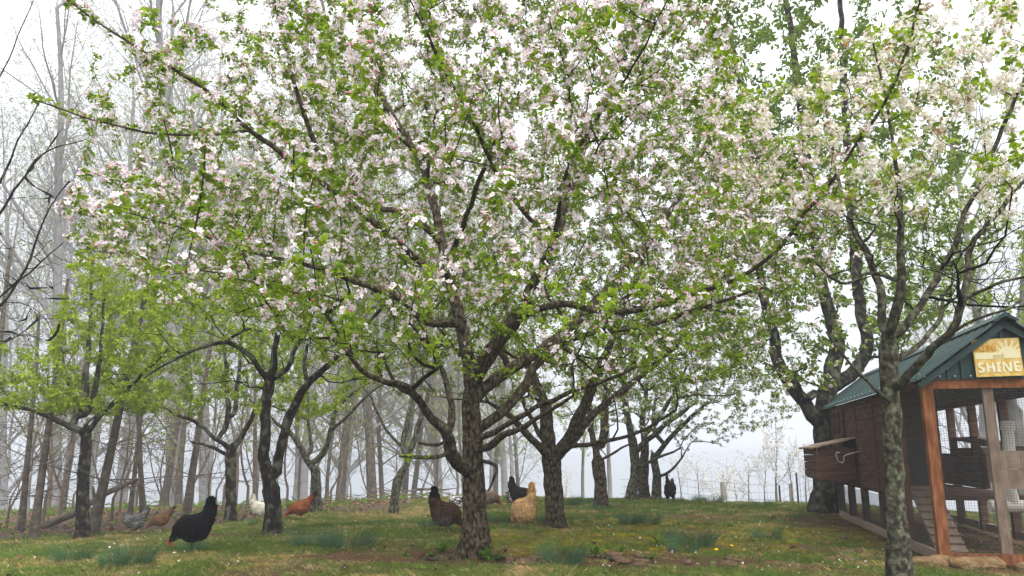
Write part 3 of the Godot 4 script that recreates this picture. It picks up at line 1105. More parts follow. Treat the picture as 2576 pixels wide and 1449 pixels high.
func lichen_trees() -> void:
	# the dark lichened tree with two stems
	var root := on(685, 1345, 10.0)
	var r := orchard_tree("old_fruit_tree", "dark lichen-crusted fruit tree splitting low into two stems", "", 1030, root, [[685, 1300, 36], [680, 1255, 42]],
		[[[668, 1215, 10.0, 29], [664, 1170, 10.0, 26.9], [665, 1100, 10.0, 24.4], [672, 1030, 10.0, 23.5], [682, 975, 10.0, 25.2], [690, 920, 10.0, 14.3], [695, 840, 10.0, 12.6], [700, 740, 10.0, 8.4]],
		[[694, 1210, 10.0, 26], [705, 1150, 10.0, 24.4], [720, 1090, 10.0, 23.5], [745, 1030, 10.0, 21.0], [775, 985, 9.9, 18.5], [830, 940, 9.8, 16.0], [880, 880, 9.7, 11.8], [960, 800, 9.6, 8.4]],
		[[660, 960, 9.9, 14.3], [610, 900, 9.8, 13.4], [570, 880, 9.7, 11.8], [500, 900, 9.5, 8.4], [430, 930, 9.3, 6.7], [360, 975, 9.1, 4.2]],
		[[715, 960, 10.0, 12.6], [740, 910, 10.0, 11.8], [755, 860, 10.1, 9.2], [770, 780, 10.2, 6.7]],
		[[575, 875, 9.7, 8.4], [620, 850, 9.6, 7.6], [660, 860, 9.5, 5.0]],
		[[760, 960, 10.1, 10.9], [772, 900, 10.3, 8.4], [780, 820, 10.5, 5.9]]],
		Vector3(-2.9, 3.1, -10.0), Vector3(2.0, 1.3, 1.8), 260, PackedVector2Array(), M.dark_bark, M.dark_twig, 2.2, 0.3, 0.004)
	var s: Skel = r[1]
	bare_low(s, 2.6)
	var all := spurs(s, 0.02, 2.0, 1.1)
	foliage(r[2], s.pos[0], "leaves", pear_leaves, M.leaf, all, Color(0.9, 0.9, 0.9), Color(1.2, 1.2, 1.1))
	# two bare lichened trees further back
	root = on(795, 1288, 15.0)
	r = orchard_tree("old_fruit_tree", "bare lichened fruit tree with wide vee of limbs behind the red hen", "", 1031, root, [[795, 1240, 22], [793, 1205, 24]],
		[[[770, 1170, 15.0, 14.3], [750, 1130, 15.0, 13.4], [735, 1110, 15.0, 11.8], [690, 1080, 14.9, 7.6]], [[785, 1150, 15.1, 9.2], [775, 1080, 15.2, 7.6], [770, 1000, 15.2, 5.0]], [[815, 1160, 15.0, 14.3], [830, 1110, 15.0, 12.6], [838, 1050, 15.0, 10.1], [880, 1010, 14.9, 8.4], [930, 975, 14.8, 5.9]], [[850, 1080, 14.9, 8.4], [890, 1050, 14.8, 7.6], [930, 1000, 14.7, 5.9], [985, 970, 14.6, 4.2]]],
		Vector3(-3.6, 2.9, -15.0), Vector3(2.0, 1.1, 1.6), 260, PackedVector2Array(), M.lichen_bark, M.hazed_grey_twig, 1.7, 0.3, 0.004)
	root = on(990, 1295, 15.0)
	r = orchard_tree("old_fruit_tree", "bare lichened fruit tree leaning sideways on a crooked trunk", "", 1032, root, [[993, 1262, 20], [1000, 1225, 22]],
		[[[1020, 1190, 15.0, 16.8], [1042, 1130, 15.0, 14.3], [1060, 1060, 15.0, 11.8], [1085, 980, 15.0, 7.6]], [[1010, 1150, 15.1, 14.3], [1022, 1080, 15.1, 12.6], [1040, 1000, 15.2, 8.4], [1040, 930, 15.3, 5.9]], [[985, 1120, 15.0, 7.6], [950, 1060, 14.9, 6.7], [930, 1010, 14.8, 4.2]]],
		Vector3(-1.9, 3.1, -15.0), Vector3(1.8, 1.2, 1.6), 240, PackedVector2Array(), M.lichen_bark, M.hazed_grey_twig, 1.9, 0.3, 0.004)

func pears() -> void:
	var root := on(205, 1350, 11.5)
	var r := orchard_tree("pear_tree", "fresh green pear tree with upright shoots at the edge of the wood", "", 1040, root, [[205, 1280, 27], [210, 1180, 27], [214, 1110, 24]],
		[[[150, 1085, 11.3, 14], [90, 1055, 11.1, 11], [10, 1040, 10.9, 8], [-90, 1020, 10.7, 5]], [[208, 1050, 11.5, 19], [215, 950, 11.6, 14], [225, 820, 11.7, 9], [230, 680, 11.8, 6]], [[225, 1060, 11.5, 17], [245, 960, 11.5, 11], [255, 850, 11.5, 8], [262, 720, 11.5, 5]], [[255, 1060, 11.3, 13], [310, 1010, 11.1, 11], [360, 960, 10.9, 8], [420, 900, 10.8, 5]], [[180, 1040, 11.7, 10], [160, 950, 11.9, 7], [140, 850, 12.0, 5]]],
		Vector3(-6.1, 3.0, -11.5), Vector3(2.1, 1.9, 1.7), 420, PackedVector2Array([Vector2(-300, 1080), Vector2(-300, 900), Vector2(0, 880), Vector2(120, 900), Vector2(170, 700), Vector2(215, 600), Vector2(300, 640), Vector2(420, 760), Vector2(440, 880), Vector2(420, 1060), Vector2(200, 1060)]), M.dark_bark, M.twig, 1.9, 0.25)
	var s: Skel = r[1]
	bare_low(s, 1.9)
	foliage(r[2], s.pos[0], "leaves", pear_leaves, M.leaf, spurs(s, 0.022, 12.0, 1.2, 0.0, 0.35), Color(0.95, 0.95, 0.9), Color(1.45, 1.3, 1.2))
	root = on(580, 1315, 14.0)
	r = orchard_tree("pear_tree", "pear tree with yellow-green leaves and sparse white blossom behind the lichen-crusted tree", "", 1041, root, [[580, 1250, 24], [578, 1180, 25], [582, 1150, 24]],
		[[[540, 1120, 13.9, 10], [500, 1080, 13.8, 9], [440, 1060, 13.6, 7]], [[575, 1080, 14.0, 15], [570, 980, 14.1, 11], [560, 860, 14.2, 7]], [[610, 1110, 14.0, 13], [640, 1050, 13.9, 10], [680, 980, 13.9, 7]], [[590, 1060, 14.1, 12], [600, 950, 14.2, 9], [610, 830, 14.3, 6]], [[530, 1140, 13.7, 8], [480, 1130, 13.4, 6]]],
		Vector3(-4.9, 3.1, -13.7), Vector3(2.7, 1.7, 2.0), 480, PackedVector2Array(), M.dark_bark, M.twig, 1.95, 0.25)
	s = r[1]
	bare_low(s, 1.9)
	var all := spurs(s, 0.022, 12.0, 1.25, 0.0, 0.35)
	var fl := []
	for t in all:
		if rng.randf() < 0.07:
			fl.append(t)
	foliage(r[2], s.pos[0], "leaves", pear_leaves, M.leaf, all, Color(0.95, 0.95, 0.9), Color(1.3, 1.2, 1.1))
	foliage(r[2], s.pos[0], "blossoms", cherry_puffs, M.petal, fl, WHITE, WHITE)

func cherry() -> void:
	var root := on(2268, 1462, 5.6)
	var r := orchard_tree("cherry_tree", "white-flowering cherry tree with lichened trunk growing before the chicken coop", "", 1050, root, [[2262, 1400, 48], [2255, 1300, 44], [2248, 1150, 42], [2246, 1050, 42], [2243, 980, 44], [2242, 915, 46]],
		[[[2230, 870, 5.6, 24], [2222, 800, 5.65, 21], [2210, 720, 5.7, 18], [2160, 640, 5.8, 15], [2120, 520, 6.0, 10], [2090, 350, 6.1, 7], [2060, 200, 6.2, 4]],
		[[2252, 860, 5.5, 27], [2268, 780, 5.4, 25], [2275, 700, 5.35, 22], [2272, 600, 5.3, 18], [2268, 480, 5.2, 12], [2240, 330, 5.1, 8], [2200, 150, 5.0, 5]],
		[[2290, 860, 5.6, 21], [2340, 770, 5.6, 19], [2390, 700, 5.6, 16], [2440, 560, 5.6, 13], [2500, 430, 5.5, 12], [2545, 320, 5.4, 10], [2590, 220, 5.3, 8], [2640, 100, 5.2, 5]],
		[[2290, 985, 5.4, 22], [2340, 930, 5.2, 21], [2400, 880, 5.0, 20], [2436, 810, 4.9, 19], [2432, 740, 4.9, 17], [2455, 660, 4.9, 14], [2520, 560, 4.8, 11], [2600, 480, 4.7, 8]],
		[[2300, 920, 5.7, 14], [2345, 880, 5.8, 12], [2372, 830, 5.9, 12], [2378, 780, 6.0, 8]],
		[[2480, 770, 4.8, 10], [2540, 750, 4.7, 8], [2620, 740, 4.6, 6]],
		[[2460, 850, 4.9, 8], [2520, 830, 4.8, 7], [2590, 800, 4.8, 5]],
		[[2220, 1040, 5.5, 10], [2170, 990, 5.4, 8], [2120, 930, 5.3, 7], [2080, 880, 5.3, 5]],
		[[2200, 720, 5.5, 9], [2120, 770, 5.3, 8], [2050, 700, 5.2, 6]]],
		Vector3(2.75, 3.75, -5.4), Vector3(2.3, 1.9, 1.8), 800, PackedVector2Array([Vector2(1780, 230), Vector2(1990, 230), Vector2(2100, 130), Vector2(2300, 60), Vector2(2420, -60), Vector2(2800, -200), Vector2(2900, 900), Vector2(2600, 860), Vector2(2420, 820), Vector2(2250, 700), Vector2(2050, 640), Vector2(1880, 560), Vector2(1780, 420)]), M.lichen_bark, M.dark_twig, 2.2, 0.2)
	var s: Skel = r[1]
	for i in s.pos.size():
		if (s.pos[i].y < 2.55 or (pix(s.pos[i]).y > 570 + 60 * nz.get_noise_3d(s.pos[i].x * 2.0, s.pos[i].y * 2.0, s.pos[i].z * 2.0))) and s.fin[i] < 0.05:
			s.fin[i] = 0.05
	var all := spurs(s, 0.014, 22.0, 1.0, 0.32, 0.2)
	var puffs := []
	var browns := []
	var lv := []
	for t in all:
		var k := rng.randf()
		if k < 0.66:
			puffs.append(t)
		elif k < 0.78:
			browns.append(t)
		else:
			lv.append(t)
	foliage(r[2], s.pos[0], "blossoms", cherry_puffs, M.petal, puffs, Color(0.9, 0.88, 0.82), WHITE, 200, "blossom")
	foliage(r[2], s.pos[0], "faded_blossoms", [brown_puff], M.petal, browns, Color(0.8, 0.8, 0.8), Color(1.2, 1.2, 1.2))
	foliage(r[2], s.pos[0], "leaves", rosettes, M.leaf, lv, Color(1.0, 1.0, 0.9), Color(1.4, 1.3, 1.1))

func tall_tree() -> void:
	var root := on(2080, 1290, 12.3)
	var r := orchard_tree("tall_cherry_tree", "tall dark-trunked leafy tree rising behind the coop", "", 1060, root, [[2085, 1250, 66], [2078, 1180, 54], [2078, 1110, 54], [2072, 1060, 52]],
		[[[2040, 1060, 12.2, 34], [2010, 1010, 12.1, 32], [1975, 970, 12.0, 29], [1955, 930, 12.0, 27], [1950, 870, 12.0, 26], [1925, 780, 12.0, 23], [1900, 640, 12.1, 20], [1885, 480, 12.2, 17], [1870, 300, 12.4, 13], [1840, 100, 12.6, 9], [1820, -60, 12.8, 5]],
		[[2085, 1000, 12.3, 44], [2100, 940, 12.3, 40], [2110, 870, 12.3, 36], [2080, 780, 12.2, 30], [2050, 650, 12.2, 26], [2035, 480, 12.2, 23], [2025, 330, 12.2, 22], [2005, 200, 12.3, 19], [1990, 80, 12.4, 16], [1965, -60, 12.5, 12]],
		[[2150, 960, 12.4, 32], [2190, 890, 12.5, 30], [2165, 800, 12.6, 27], [2150, 640, 12.6, 25], [2140, 450, 12.6, 22], [2125, 260, 12.6, 19], [2120, 80, 12.6, 15], [2110, -80, 12.7, 11]],
		[[2060, 1000, 12.1, 14], [2040, 1030, 12.0, 13], [2015, 1010, 11.9, 12], [2000, 960, 11.9, 9]]],
		Vector3(4.9, 6.2, -12.4), Vector3(3.1, 3.8, 2.4), 1000, PackedVector2Array(), M.dark_bark, M.twig, 2.3, 0.15, 0.004)
	var s: Skel = r[1]
	bare_low(s, 2.4)
	foliage(r[2], s.pos[0], "leaves", long_leaves, M.leaf, spurs(s, 0.03, 10.0, 1.35, 0.0, -0.2), Color(0.85, 0.9, 0.9), Color(1.35, 1.25, 1.1))
	# the leafy tree further right, beyond the coop
	root = on(2560, 1330, 15.0)
	r = orchard_tree("leafy_tree", "pale green leafy tree beyond the coop roof", "", 1061, root, [[2560, 1200, 36], [2555, 1050, 32]],
		[[[2500, 900, 15.0, 20], [2440, 750, 15.0, 14], [2400, 600, 15.0, 8]], [[2570, 880, 15.0, 22], [2580, 700, 15.0, 16], [2590, 500, 15.1, 9]], [[2640, 900, 15.0, 16], [2720, 760, 15.0, 9]]],
		Vector3(9.4, 4.9, -15.0), Vector3(2.5, 2.6, 2.2), 420, PackedVector2Array(), M.hazed_grey_bark, M.twig, 2.7, 0.2, 0.004)
	s = r[1]
	bare_low(s, 2.7)
	foliage(r[2], s.pos[0], "leaves", pear_leaves, M.leaf, spurs(s, 0.03, 7.0, 1.4), Color(0.95, 0.95, 0.9), Color(1.25, 1.2, 1.1))

# the black-knotted plum at the left edge, its stem outside the frame
func knot_tree() -> void:
	rng.seed = 1070
	var s := Skel.new()
	var root := Vector3(-6.9, H(-6.9, 7.6), -7.6)
	chain(s, [root + Vector3(0, -0.1, 0), root + Vector3(0.05, 0.5, 0), root + Vector3(0.15, 1.1, 0.1), root + Vector3(0.3, 1.6, 0.1)], [0.13, 0.1, 0.085, 0.07], -1, 0, 0.12, 0.03)
	var k := 1
	for l in [[[-120, 880, 7.6, 12], [0, 800, 7.5, 8], [70, 690, 7.4, 6], [110, 560, 7.3, 4], [170, 480, 7.2, 3]], [[-100, 700, 7.6, 9], [0, 555, 7.5, 7], [55, 470, 7.4, 6], [110, 400, 7.3, 4], [215, 375, 7.2, 3]], [[-90, 620, 7.5, 8], [0, 480, 7.4, 6], [40, 380, 7.3, 5], [70, 330, 7.2, 4], [100, 270, 7.2, 3]], [[-100, 480, 7.4, 7], [-10, 230, 7.3, 5], [40, 130, 7.2, 4], [85, 10, 7.1, 3]], [[-60, 820, 7.3, 6], [60, 720, 7.2, 5], [150, 640, 7.1, 3]], [[-80, 920, 7.3, 6], [30, 880, 7.2, 4], [90, 830, 7.1, 3]]]:
		traced(s, l, -2, k, 0.02)
		k += 1
	var targets := []
	while targets.size() < 190:
		var p := P(R(-150, 190), R(330, 900), R(6.6, 8.2))
		if pix(p).x > 60 + (pix(p).y - 330) * 0.35 and rng.randf() < 0.8:
			continue
		targets.append(p)
	reach(s, targets, 0.2, 0.14, 0.3, 1.2)
	s.finish(0.0035, 0.4)
	for i in s.pos.size():     # the swollen black knots
		if s.fin[i] < 0.012 and rng.randf() < 0.13:
			s.fin[i] = R(0.011, 0.019)
	var o := thing("plum_tree", "leafless black-knotted plum tree with dark crooked twigs beside the wood", "tree", root)
	dress(o, s, M.dark_bark, M.dark_twig, 0.1)

# ---------------------------------------------------------------- the wood behind
# spec: len (share of parent's), ang, per (children per m), up (bend), levels, first (bare share), wig
func grow(s: Skel, parent: int, d: Vector3, L: float, r: float, lv: int, spec: Dictionary) -> void:
	var step: float = maxf(0.12, L / (9.0 if lv == 0 else (6.0 if lv < 3 else 3.0)))
	var n := maxi(2, int(L / step))
	var last := parent
	var p := s.pos[parent]
	for i in n:
		var t := float(i + 1) / n
		d = (d + rdir() * spec.wig[lv] + Vector3.UP * spec.up[lv] * step).normalized()
		p += d * step
		last = s.add(p, last, maxf(r * lerpf(1.0, spec.taper, t), 0.003), mini(lv, 1) * -1)
		if lv >= spec.levels or t < spec.first[lv]:
			continue
		var want: float = spec.per[lv] * step
		while want > 0.0:
			if want < 1.0 and rng.randf() > want:
				break
			want -= 1.0
			var o := rdir()
			o = (o - d * o.dot(d)).normalized()
			var a: float = spec.ang[lv] * R(0.75, 1.25)
			var dd := (d * cos(a) + o * sin(a)).normalized()
			var k: float = spec.len[lv] * R(0.6, 1.15) * (1.15 - spec.fall[lv] * t)
			grow(s, last, dd, L * k, maxf(lerpf(r, r * spec.taper, t) * spec.thin * R(0.7, 1.0), 0.004), lv + 1, spec)

func grown(sd: int, H0: float, r0: float, spec: Dictionary, lean := Vector3.ZERO) -> Skel:
	rng.seed = sd
	var s := Skel.new()
	s.add(Vector3(0, -0.25, 0), -1, r0 * 1.35, 0)
	var q := s.add(Vector3(0, 0.1, 0), 0, r0 * 1.15, 0)
	grow(s, q, (Vector3.UP + lean).normalized(), H0, r0, 0, spec)
	s.finish(0.004, 0.4)
	return s

func place_tree(proto: Node3D, label: String, at: Vector3, turn: float, k: float, group := "", fresh := false) -> Node3D:
	var o := proto
	if not fresh:
		o = proto.duplicate()
		o.name = numbered(String(proto.get_meta("base")))
		add_child(o)
	o.position = at
	o.rotation.y = turn
	o.scale = Vector3.ONE * k
	tag(o, label, "", group)
	return o

func proto_tree(called: String, s: Skel, bark: Material, twig: Material, leaf_meshes: Array, lm: Material, spots: Array, t0c: Color, t1c: Color) -> Node3D:
	var o := thing(called, "", "tree")
	o.set_meta("base", called)
	var off := s.pos[0]
	var cr := dress(o, s, bark, twig, 0.08)
	if spots.size():
		foliage(cr, off, "leaves", leaf_meshes, lm, spots, t0c, t1c)
	return o

func forest() -> void:
	var bare := {"levels": 4, "len": [0.42, 0.5, 0.5, 0.5], "ang": [0.65, 0.7, 0.75, 0.8], "per": [1.25, 1.8, 2.6, 2.3], "up": [0.02, 0.06, 0.10, 0.12, 0.1], "first": [0.14, 0.15, 0.12, 0.1], "wig": [0.07, 0.16, 0.22, 0.26, 0.3], "fall": [0.6, 0.4, 0.3, 0.2], "taper": 0.3, "thin": 0.5}
	var protos := []
	for i in 3:
		var s := grown(2000 + i, 19.0, 0.22, bare, Vector3(R(-0.1, 0.1), 0, 0))
		var buds := spurs(s, 0.012, 1.1, 1.6)
		print("bare tree nodes ", s.pos.size(), " buds ", buds.size())
		protos.append(proto_tree("bare_tree", s, M.hazed_grey_bark, M.hazed_grey_twig, [speck], M.leaf, buds, Color(0.8, 0.8, 0.8), Color(1.2, 1.2, 1.1)))
	var g := "tall bare trees of the wood"
	var spots := [[440, 1290, 34.0, 1.3, "tall bare grey tree with a broad crown above the pear trees"], [300, 1300, 42.0, 1.4, ""], [130, 1320, 30.0, 0.95, "tall bare tree with crooked stem behind the black-knotted plum"], [520, 1280, 56.0, 1.6, ""], [760, 1270, 52.0, 1.4, ""], [20, 1320, 56.0, 1.4, ""], [1120, 1262, 36.0, 1.0, ""], [860, 1268, 60.0, 1.5, ""], [2480, 1300, 34.0, 1.0, "hazy bare tree in the fog beyond the coop"], [1280, 1262, 44.0, 0.9, ""], [210, 1310, 58.0, 1.7, ""]]
	var done := {}
	for i in spots.size():
		var a: Array = spots[i]
		var k := i % 3
		a[2] *= 1.4
		a[3] *= 1.5
		var p := P(a[0], a[1], a[2])
		p.y = H(p.x, -p.z)
		var lab: String = a[4] if a[4] else "tall bare tree fading into the fog of the wood"
		place_tree(protos[k], lab, p, i * 2.1, a[3], g, not done.has(k))
		done[k] = true
	# thick trunks of the wood's edge
	var edge := {"levels": 3, "len": [0.34, 0.5, 0.5], "ang": [0.9, 0.7, 0.75], "per": [2.2, 2.4, 3.4], "up": [0.02, 0.03, 0.02, 0.02], "first": [0.06, 0.15, 0.1], "wig": [0.10, 0.18, 0.24, 0.28], "fall": [0.5, 0.4, 0.3], "taper": 0.4, "thin": 0.35}
	var eprot := []
	for i in 2:
		var s := grown(2100 + i, 13.0, 0.10, edge, Vector3(0.02, 0, 0))
		eprot.append(proto_tree("woodland_tree", s, M.conifer_bark, M.hazed_grey_twig, [speck], M.leaf, spurs(s, 0.012, 2.2, 1.5), Color(0.9, 0.9, 0.9), Color(1.2, 1.2, 1.1)))
	done = {}
	var es := [[855, 1268, 21.0, 1.0, 0.0, "stout straight trunk at the wood's edge beside the brush pile"], [936, 1262, 20.5, 1.05, 0.0, "stout ridged trunk at the wood's edge between two thin stems"], [962, 1260, 22.5, 0.6, 0.04, ""], [1018, 1258, 23.0, 0.75, 0.03, ""], [1036, 1256, 22.0, 0.65, 0.16, ""], [745, 1272, 26.0, 0.9, 0.0, ""], [822, 1268, 27.0, 0.6, 0.02, ""], [1100, 1256, 24.0, 0.5, 0.03, ""], [1165, 1255, 25.0, 0.5, 0.0, ""], [411, 1300, 21.0, 0.8, 0.0, ""], [1245, 1250, 27.0, 0.9, 0.0, ""], [1310, 1252, 26.0, 0.6, 0.05, ""]]
	for i in es.size():
		var a: Array = es[i]
		a[2] *= 1.4
		a[3] *= 1.55
		var p := P(a[0], a[1], a[2])
		p.y = H(p.x, -p.z) - 0.05
		var o := place_tree(eprot[i % 2], a[5] if a[5] else "thin straight trunk among others in the foggy wood", p, i * 1.3, a[3], "trunks at the wood's edge", not done.has(i % 2))
		o.rotation.z = -a[4]
		done[i % 2] = true
	# conifers with dead lower branches
	var con := {"levels": 2, "len": [0.30, 0.45], "ang": [1.45, 0.75], "per": [9.0, 6.0], "up": [0.0, -0.02, -0.03], "first": [0.04, 0.25], "wig": [0.02, 0.10, 0.16], "fall": [0.75, 0.5], "taper": 0.35, "thin": 0.17}
	var cp := []
	for i in 3:
		var s := grown(2200 + i, 6.8 if i == 2 else 4.8, 0.085 if i == 2 else 0.075, con, Vector3(0.03, 0, 0))
		var sp := []
		for t: Transform3D in spurs(s, 0.009, 4.0, 1.5, 0.0, -0.1):
			if i == 2 and t.origin.y > R(3.6, 5.4):
				sp.append(t)
		print("conifer nodes ", s.pos.size(), " sprays ", sp.size())
		cp.append(proto_tree("conifer", s, M.conifer_bark, M.dead_twig, [needle_spray], M.leaf, sp, Color(0.9, 0.9, 0.8), Color(1.9, 1.3, 0.9)))
	done = {}
	var cs := [[232, 1345, 12.6, 1.0, 0.10, "leaning conifer with bare dead branches beside the fresh green pear tree"], [82, 1358, 12.0, 0.8, 0.06, "conifer with broken dead boughs beside the fallen log"], [361, 1300, 15.5, 0.75, 0.12, ""], [326, 1305, 16.0, 0.65, 0.08, ""], [468, 1300, 16.0, 1.0, 0.04, "upright conifer with dead branches behind the black hen"], [48, 1360, 13.0, 0.7, -0.02, ""], [-60, 1360, 12.5, 0.9, 0.0, ""], [440, 1290, 24.0, 1.5, 0.0, "big brown-needled conifer towering over the pear trees"], [150, 1330, 18.0, 0.9, 0.03, ""], [640, 1290, 19.0, 0.8, 0.03, ""]]
	for i in cs.size():
		var a: Array = cs[i]
		var p := P(a[0], a[1], a[2])
		p.y = H(p.x, -p.z) - 0.05
		var o := place_tree(cp[2 if i == 7 else i % 2], a[5] if a[5] else "slim conifer with dead lower branches in the wood", p, i * 1.7, a[3], "conifers at the wood's edge", not done.has(2 if i == 7 else i % 2))
		o.rotation.z = -a[4]
		done[2 if i == 7 else i % 2] = true
	# young trees in pale leaf, out in the fog
	var young := {"levels": 3, "len": [0.5, 0.5, 0.5], "ang": [0.7, 0.7, 0.7], "per": [2.6, 3.0, 3.5], "up": [0.02, 0.05, 0.06, 0.05], "first": [0.25, 0.15, 0.1], "wig": [0.05, 0.15, 0.2, 0.2], "fall": [0.6, 0.4, 0.3], "taper": 0.3, "thin": 0.5}
	var ys := grown(2300, 4.6, 0.07, young)
	var yp := proto_tree("young_tree", ys, M.hazed_grey_bark, M.hazed_grey_twig, pear_leaves, M.leaf, spurs(ys, 0.012, 3.0, 1.0), Color(0.95, 0.95, 0.9), Color(1.3, 1.2, 1.1))
	var yl := [[1535, 1262, 22.0, 1.0, "pale yellow-green young tree in the fog behind the twin-stemmed apple"], [1465, 1262, 24.0, 0.85, "thin young tree in pale leaf behind the second apple tree"], [1290, 1258, 22.0, 0.9, "pale young tree in leaf behind the black hen"], [1235, 1258, 25.0, 1.0, "pale young tree in leaf behind the large apple trunk"], [740, 1275, 23.0, 0.8, "pale young tree in leaf behind the red hen"], [330, 1300, 21.0, 0.9, "airy yellow-green sapling behind the barred hen"], [430, 1295, 19.5, 0.7, "small yellow-green sapling behind the tawny hen"], [520, 1290, 23.0, 1.0, "yellow-green sapling behind the upright conifer"], [60, 1330, 19.0, 0.8, "yellow-green sapling behind the fallen log"], [640, 1285, 25.0, 1.0, "yellow-green sapling behind the white hen"], [150, 1330, 22.0, 1.0, "yellow-green sapling behind the fresh green pear tree"]]
	for i in yl.size():
		var a: Array = yl[i]
		var p := P(a[0], a[1], a[2])
		p.y = H(p.x, -p.z) - 0.05
		place_tree(yp, a[4], p, i * 2.3, a[3], "", i == 0)
	# bare shrubs in the understorey
	var sh := {"levels": 3, "len": [0.6, 0.55, 0.5], "ang": [0.6, 0.7, 0.7], "per": [4.0, 5.0, 5.0], "up": [0.0, 0.02, 0.02, 0.0], "first": [0.1, 0.1, 0.1], "wig": [0.2, 0.2, 0.25, 0.3], "fall": [0.5, 0.4, 0.3], "taper": 0.4, "thin": 0.6}
	var ss := grown(2400, 1.7, 0.018, sh, Vector3(0.3, 0, 0.1))
	var sp2 := proto_tree("bare_shrub", ss, M.dead_twig, M.dead_twig, [speck], M.leaf, spurs(ss, 0.008, 0.5, 1.0), Color(0.9, 1.1, 0.7), Color(1.1, 1.5, 0.8))
	sp2.set_meta("category", "shrub")
	var shl := [[20, 13.5], [110, 14.5], [150, 16.0], [300, 17.0], [280, 14.5], [400, 17.5], [520, 18.0], [560, 19.0], [640, 18.0], [720, 19.0], [830, 19.5], [880, 19.0], [1010, 20.0], [1060, 20.5], [-60, 14.0], [440, 19.0], [60, 20.0], [180, 22.0], [250, 24.0], [340, 22.0], [480, 25.0], [590, 24.0], [680, 26.0], [780, 25.0], [850, 28.0], [930, 27.0], [1000, 29.0], [1080, 28.0], [120, 27.0], [400, 29.0], [540, 30.0], [700, 31.0], [620, 21.0], [20, 24.0], [1150, 26.0]]
	for i in shl.size():
		var p := P(shl[i][0], 1300, shl[i][1])
		p.y = H(p.x, -p.z) - 0.03
		place_tree(sp2, "leafless tangled shrub in the understorey of the wood", p, i * 1.9, R(0.9, 1.7) * (1.0 if i < 16 else 1.5), "bare shrubs in the wood", i == 0)
	# fallen log and the brush pile
	rng.seed = 2500
	var b := buf()
	var l0 := on(95, 1345, 13.4) + Vector3(0, 0.03, 0)
	var l1 := P(345, 1205, 14.4)
	tube(b, PackedVector3Array([l0 - l0, (l1 - l0) * 0.33 + Vector3(0, -0.05, 0), (l1 - l0) * 0.66 + Vector3(0, 0.02, 0), l1 - l0]), PackedFloat32Array([0.07, 0.065, 0.055, 0.04]), 9, 0.12, Color.WHITE, true)
	var lg := thing("fallen_log", "fallen log propped at a slant among the dead branches", "log", l0)
	part("trunk", commit(b), M.conifer_bark, lg)
	b = buf()
	tube(b, PackedVector3Array([(l1 - l0) * 0.55, (l1 - l0) * 0.55 + Vector3(-0.03, 0.22, 0.05)]), PackedFloat32Array([0.035, 0.02]), 6, 0.0, Color.WHITE, true)
	part("stub", commit(b), M.conifer_bark, lg)
	var bp := on(960, 1262, 18.5)
	var pile := thing("brush_pile", "long low pile of cut twigs along the wood's edge", "brush pile", bp)
	for i in 90:
		b = buf()
		var x := R(-2.2, 1.6)
		var z := R(-0.5, 0.5)
		var y := H(bp.x + x, -bp.z - z) - bp.y + R(0.0, 0.34) * (1.0 - absf(x) / 3.0)
		var d := Vector3(R(-1, 1), R(-0.18, 0.18), R(-0.35, 0.35)).normalized() * R(0.5, 1.2)
		tube(b, PackedVector3Array([Vector3(x, y, z) - d * 0.5, Vector3(x, y, z) + rdir() * 0.05, Vector3(x, y, z) + d * 0.5]), PackedFloat32Array([R(0.006, 0.016), 0.008, 0.004]), 4)
		part("stick", commit(b), M.dead_twig, pile)
	# green ground plants along the wood's edge
	var gp := []
	var gc := []
	for i in 3200:
		var d := R(11.5, 31)
		var x := R(-11 - (d - 11.5) * 0.35, 0.5)
		if litter(x, d) < 0.2 or nz.get_noise_2d(x * 0.7 + 5.0, d * 0.7) < 0.05:
			continue
		gp.append(Transform3D(Basis.from_euler(Vector3(R(-0.4, 0.4), R(0, 6), R(-0.4, 0.4))).scaled(Vector3.ONE * R(0.7, 1.5) * (1.0 + maxf(0.0, d - 18.0) * 0.06)), Vector3(x, H(x, d) + R(0.01, 0.10), -d)))
		gc.append(Color(0.5, 0.65, 0.5).lerp(Color(0.9, 0.95, 0.7), rng.randf()))
	copies("undergrowth", pear_leaves[0], M.leaf, gp, gc, self)
	tag(get_node("undergrowth"), "low green plants covering the floor of the wood", "undergrowth", "", "stuff")
	# dead leaves on the floor of the wood
	var lb := buf()
	leaf(lb, Vector3(-0.04, 0, 0), Vector3.RIGHT, Vector3.UP, 0.08, 0.05, 0.4, 0.8, Color(0.17, 0.105, 0.06))
	var lm := commit(lb)
	gp = []
	gc = []
	for i in 5200:
		var x := R(-12, 1.0)
		var d := R(10.5, 24)
		if litter(x, d) < rng.randf() * 0.9:
			continue
		gp.append(Transform3D(Basis.from_euler(Vector3(R(-0.5, 0.5), R(0, 6), R(-0.5, 0.5))).scaled(Vector3.ONE * R(0.7, 1.3)), Vector3(x, H(x, d) + 0.012, -d)))
		gc.append(Color(0.7, 0.7, 0.75).lerp(Color(1.5, 1.35, 1.25), rng.randf()))
	copies("leaf_litter", lm, M.plain, gp, gc, self)
	tag(get_node("leaf_litter"), "brown dead leaves on the floor of the wood", "leaf litter", "", "stuff")

# ---------------------------------------------------------------- the chicken coop
var coop_at: Node3D

func box(called: String, u0: float, u1: float, v0: float, v1: float, w0: float, w1: float, m: Material, parent: Node) -> MeshInstance3D:
	var bm := BoxMesh.new()
	bm.size = Vector3(u1 - u0, v1 - v0, w1 - w0)
	var o := part(called, bm, m, parent)
	o.position = Vector3((u0 + u1) * 0.5, (v0 + v1) * 0.5, -(w0 + w1) * 0.5)
	return o

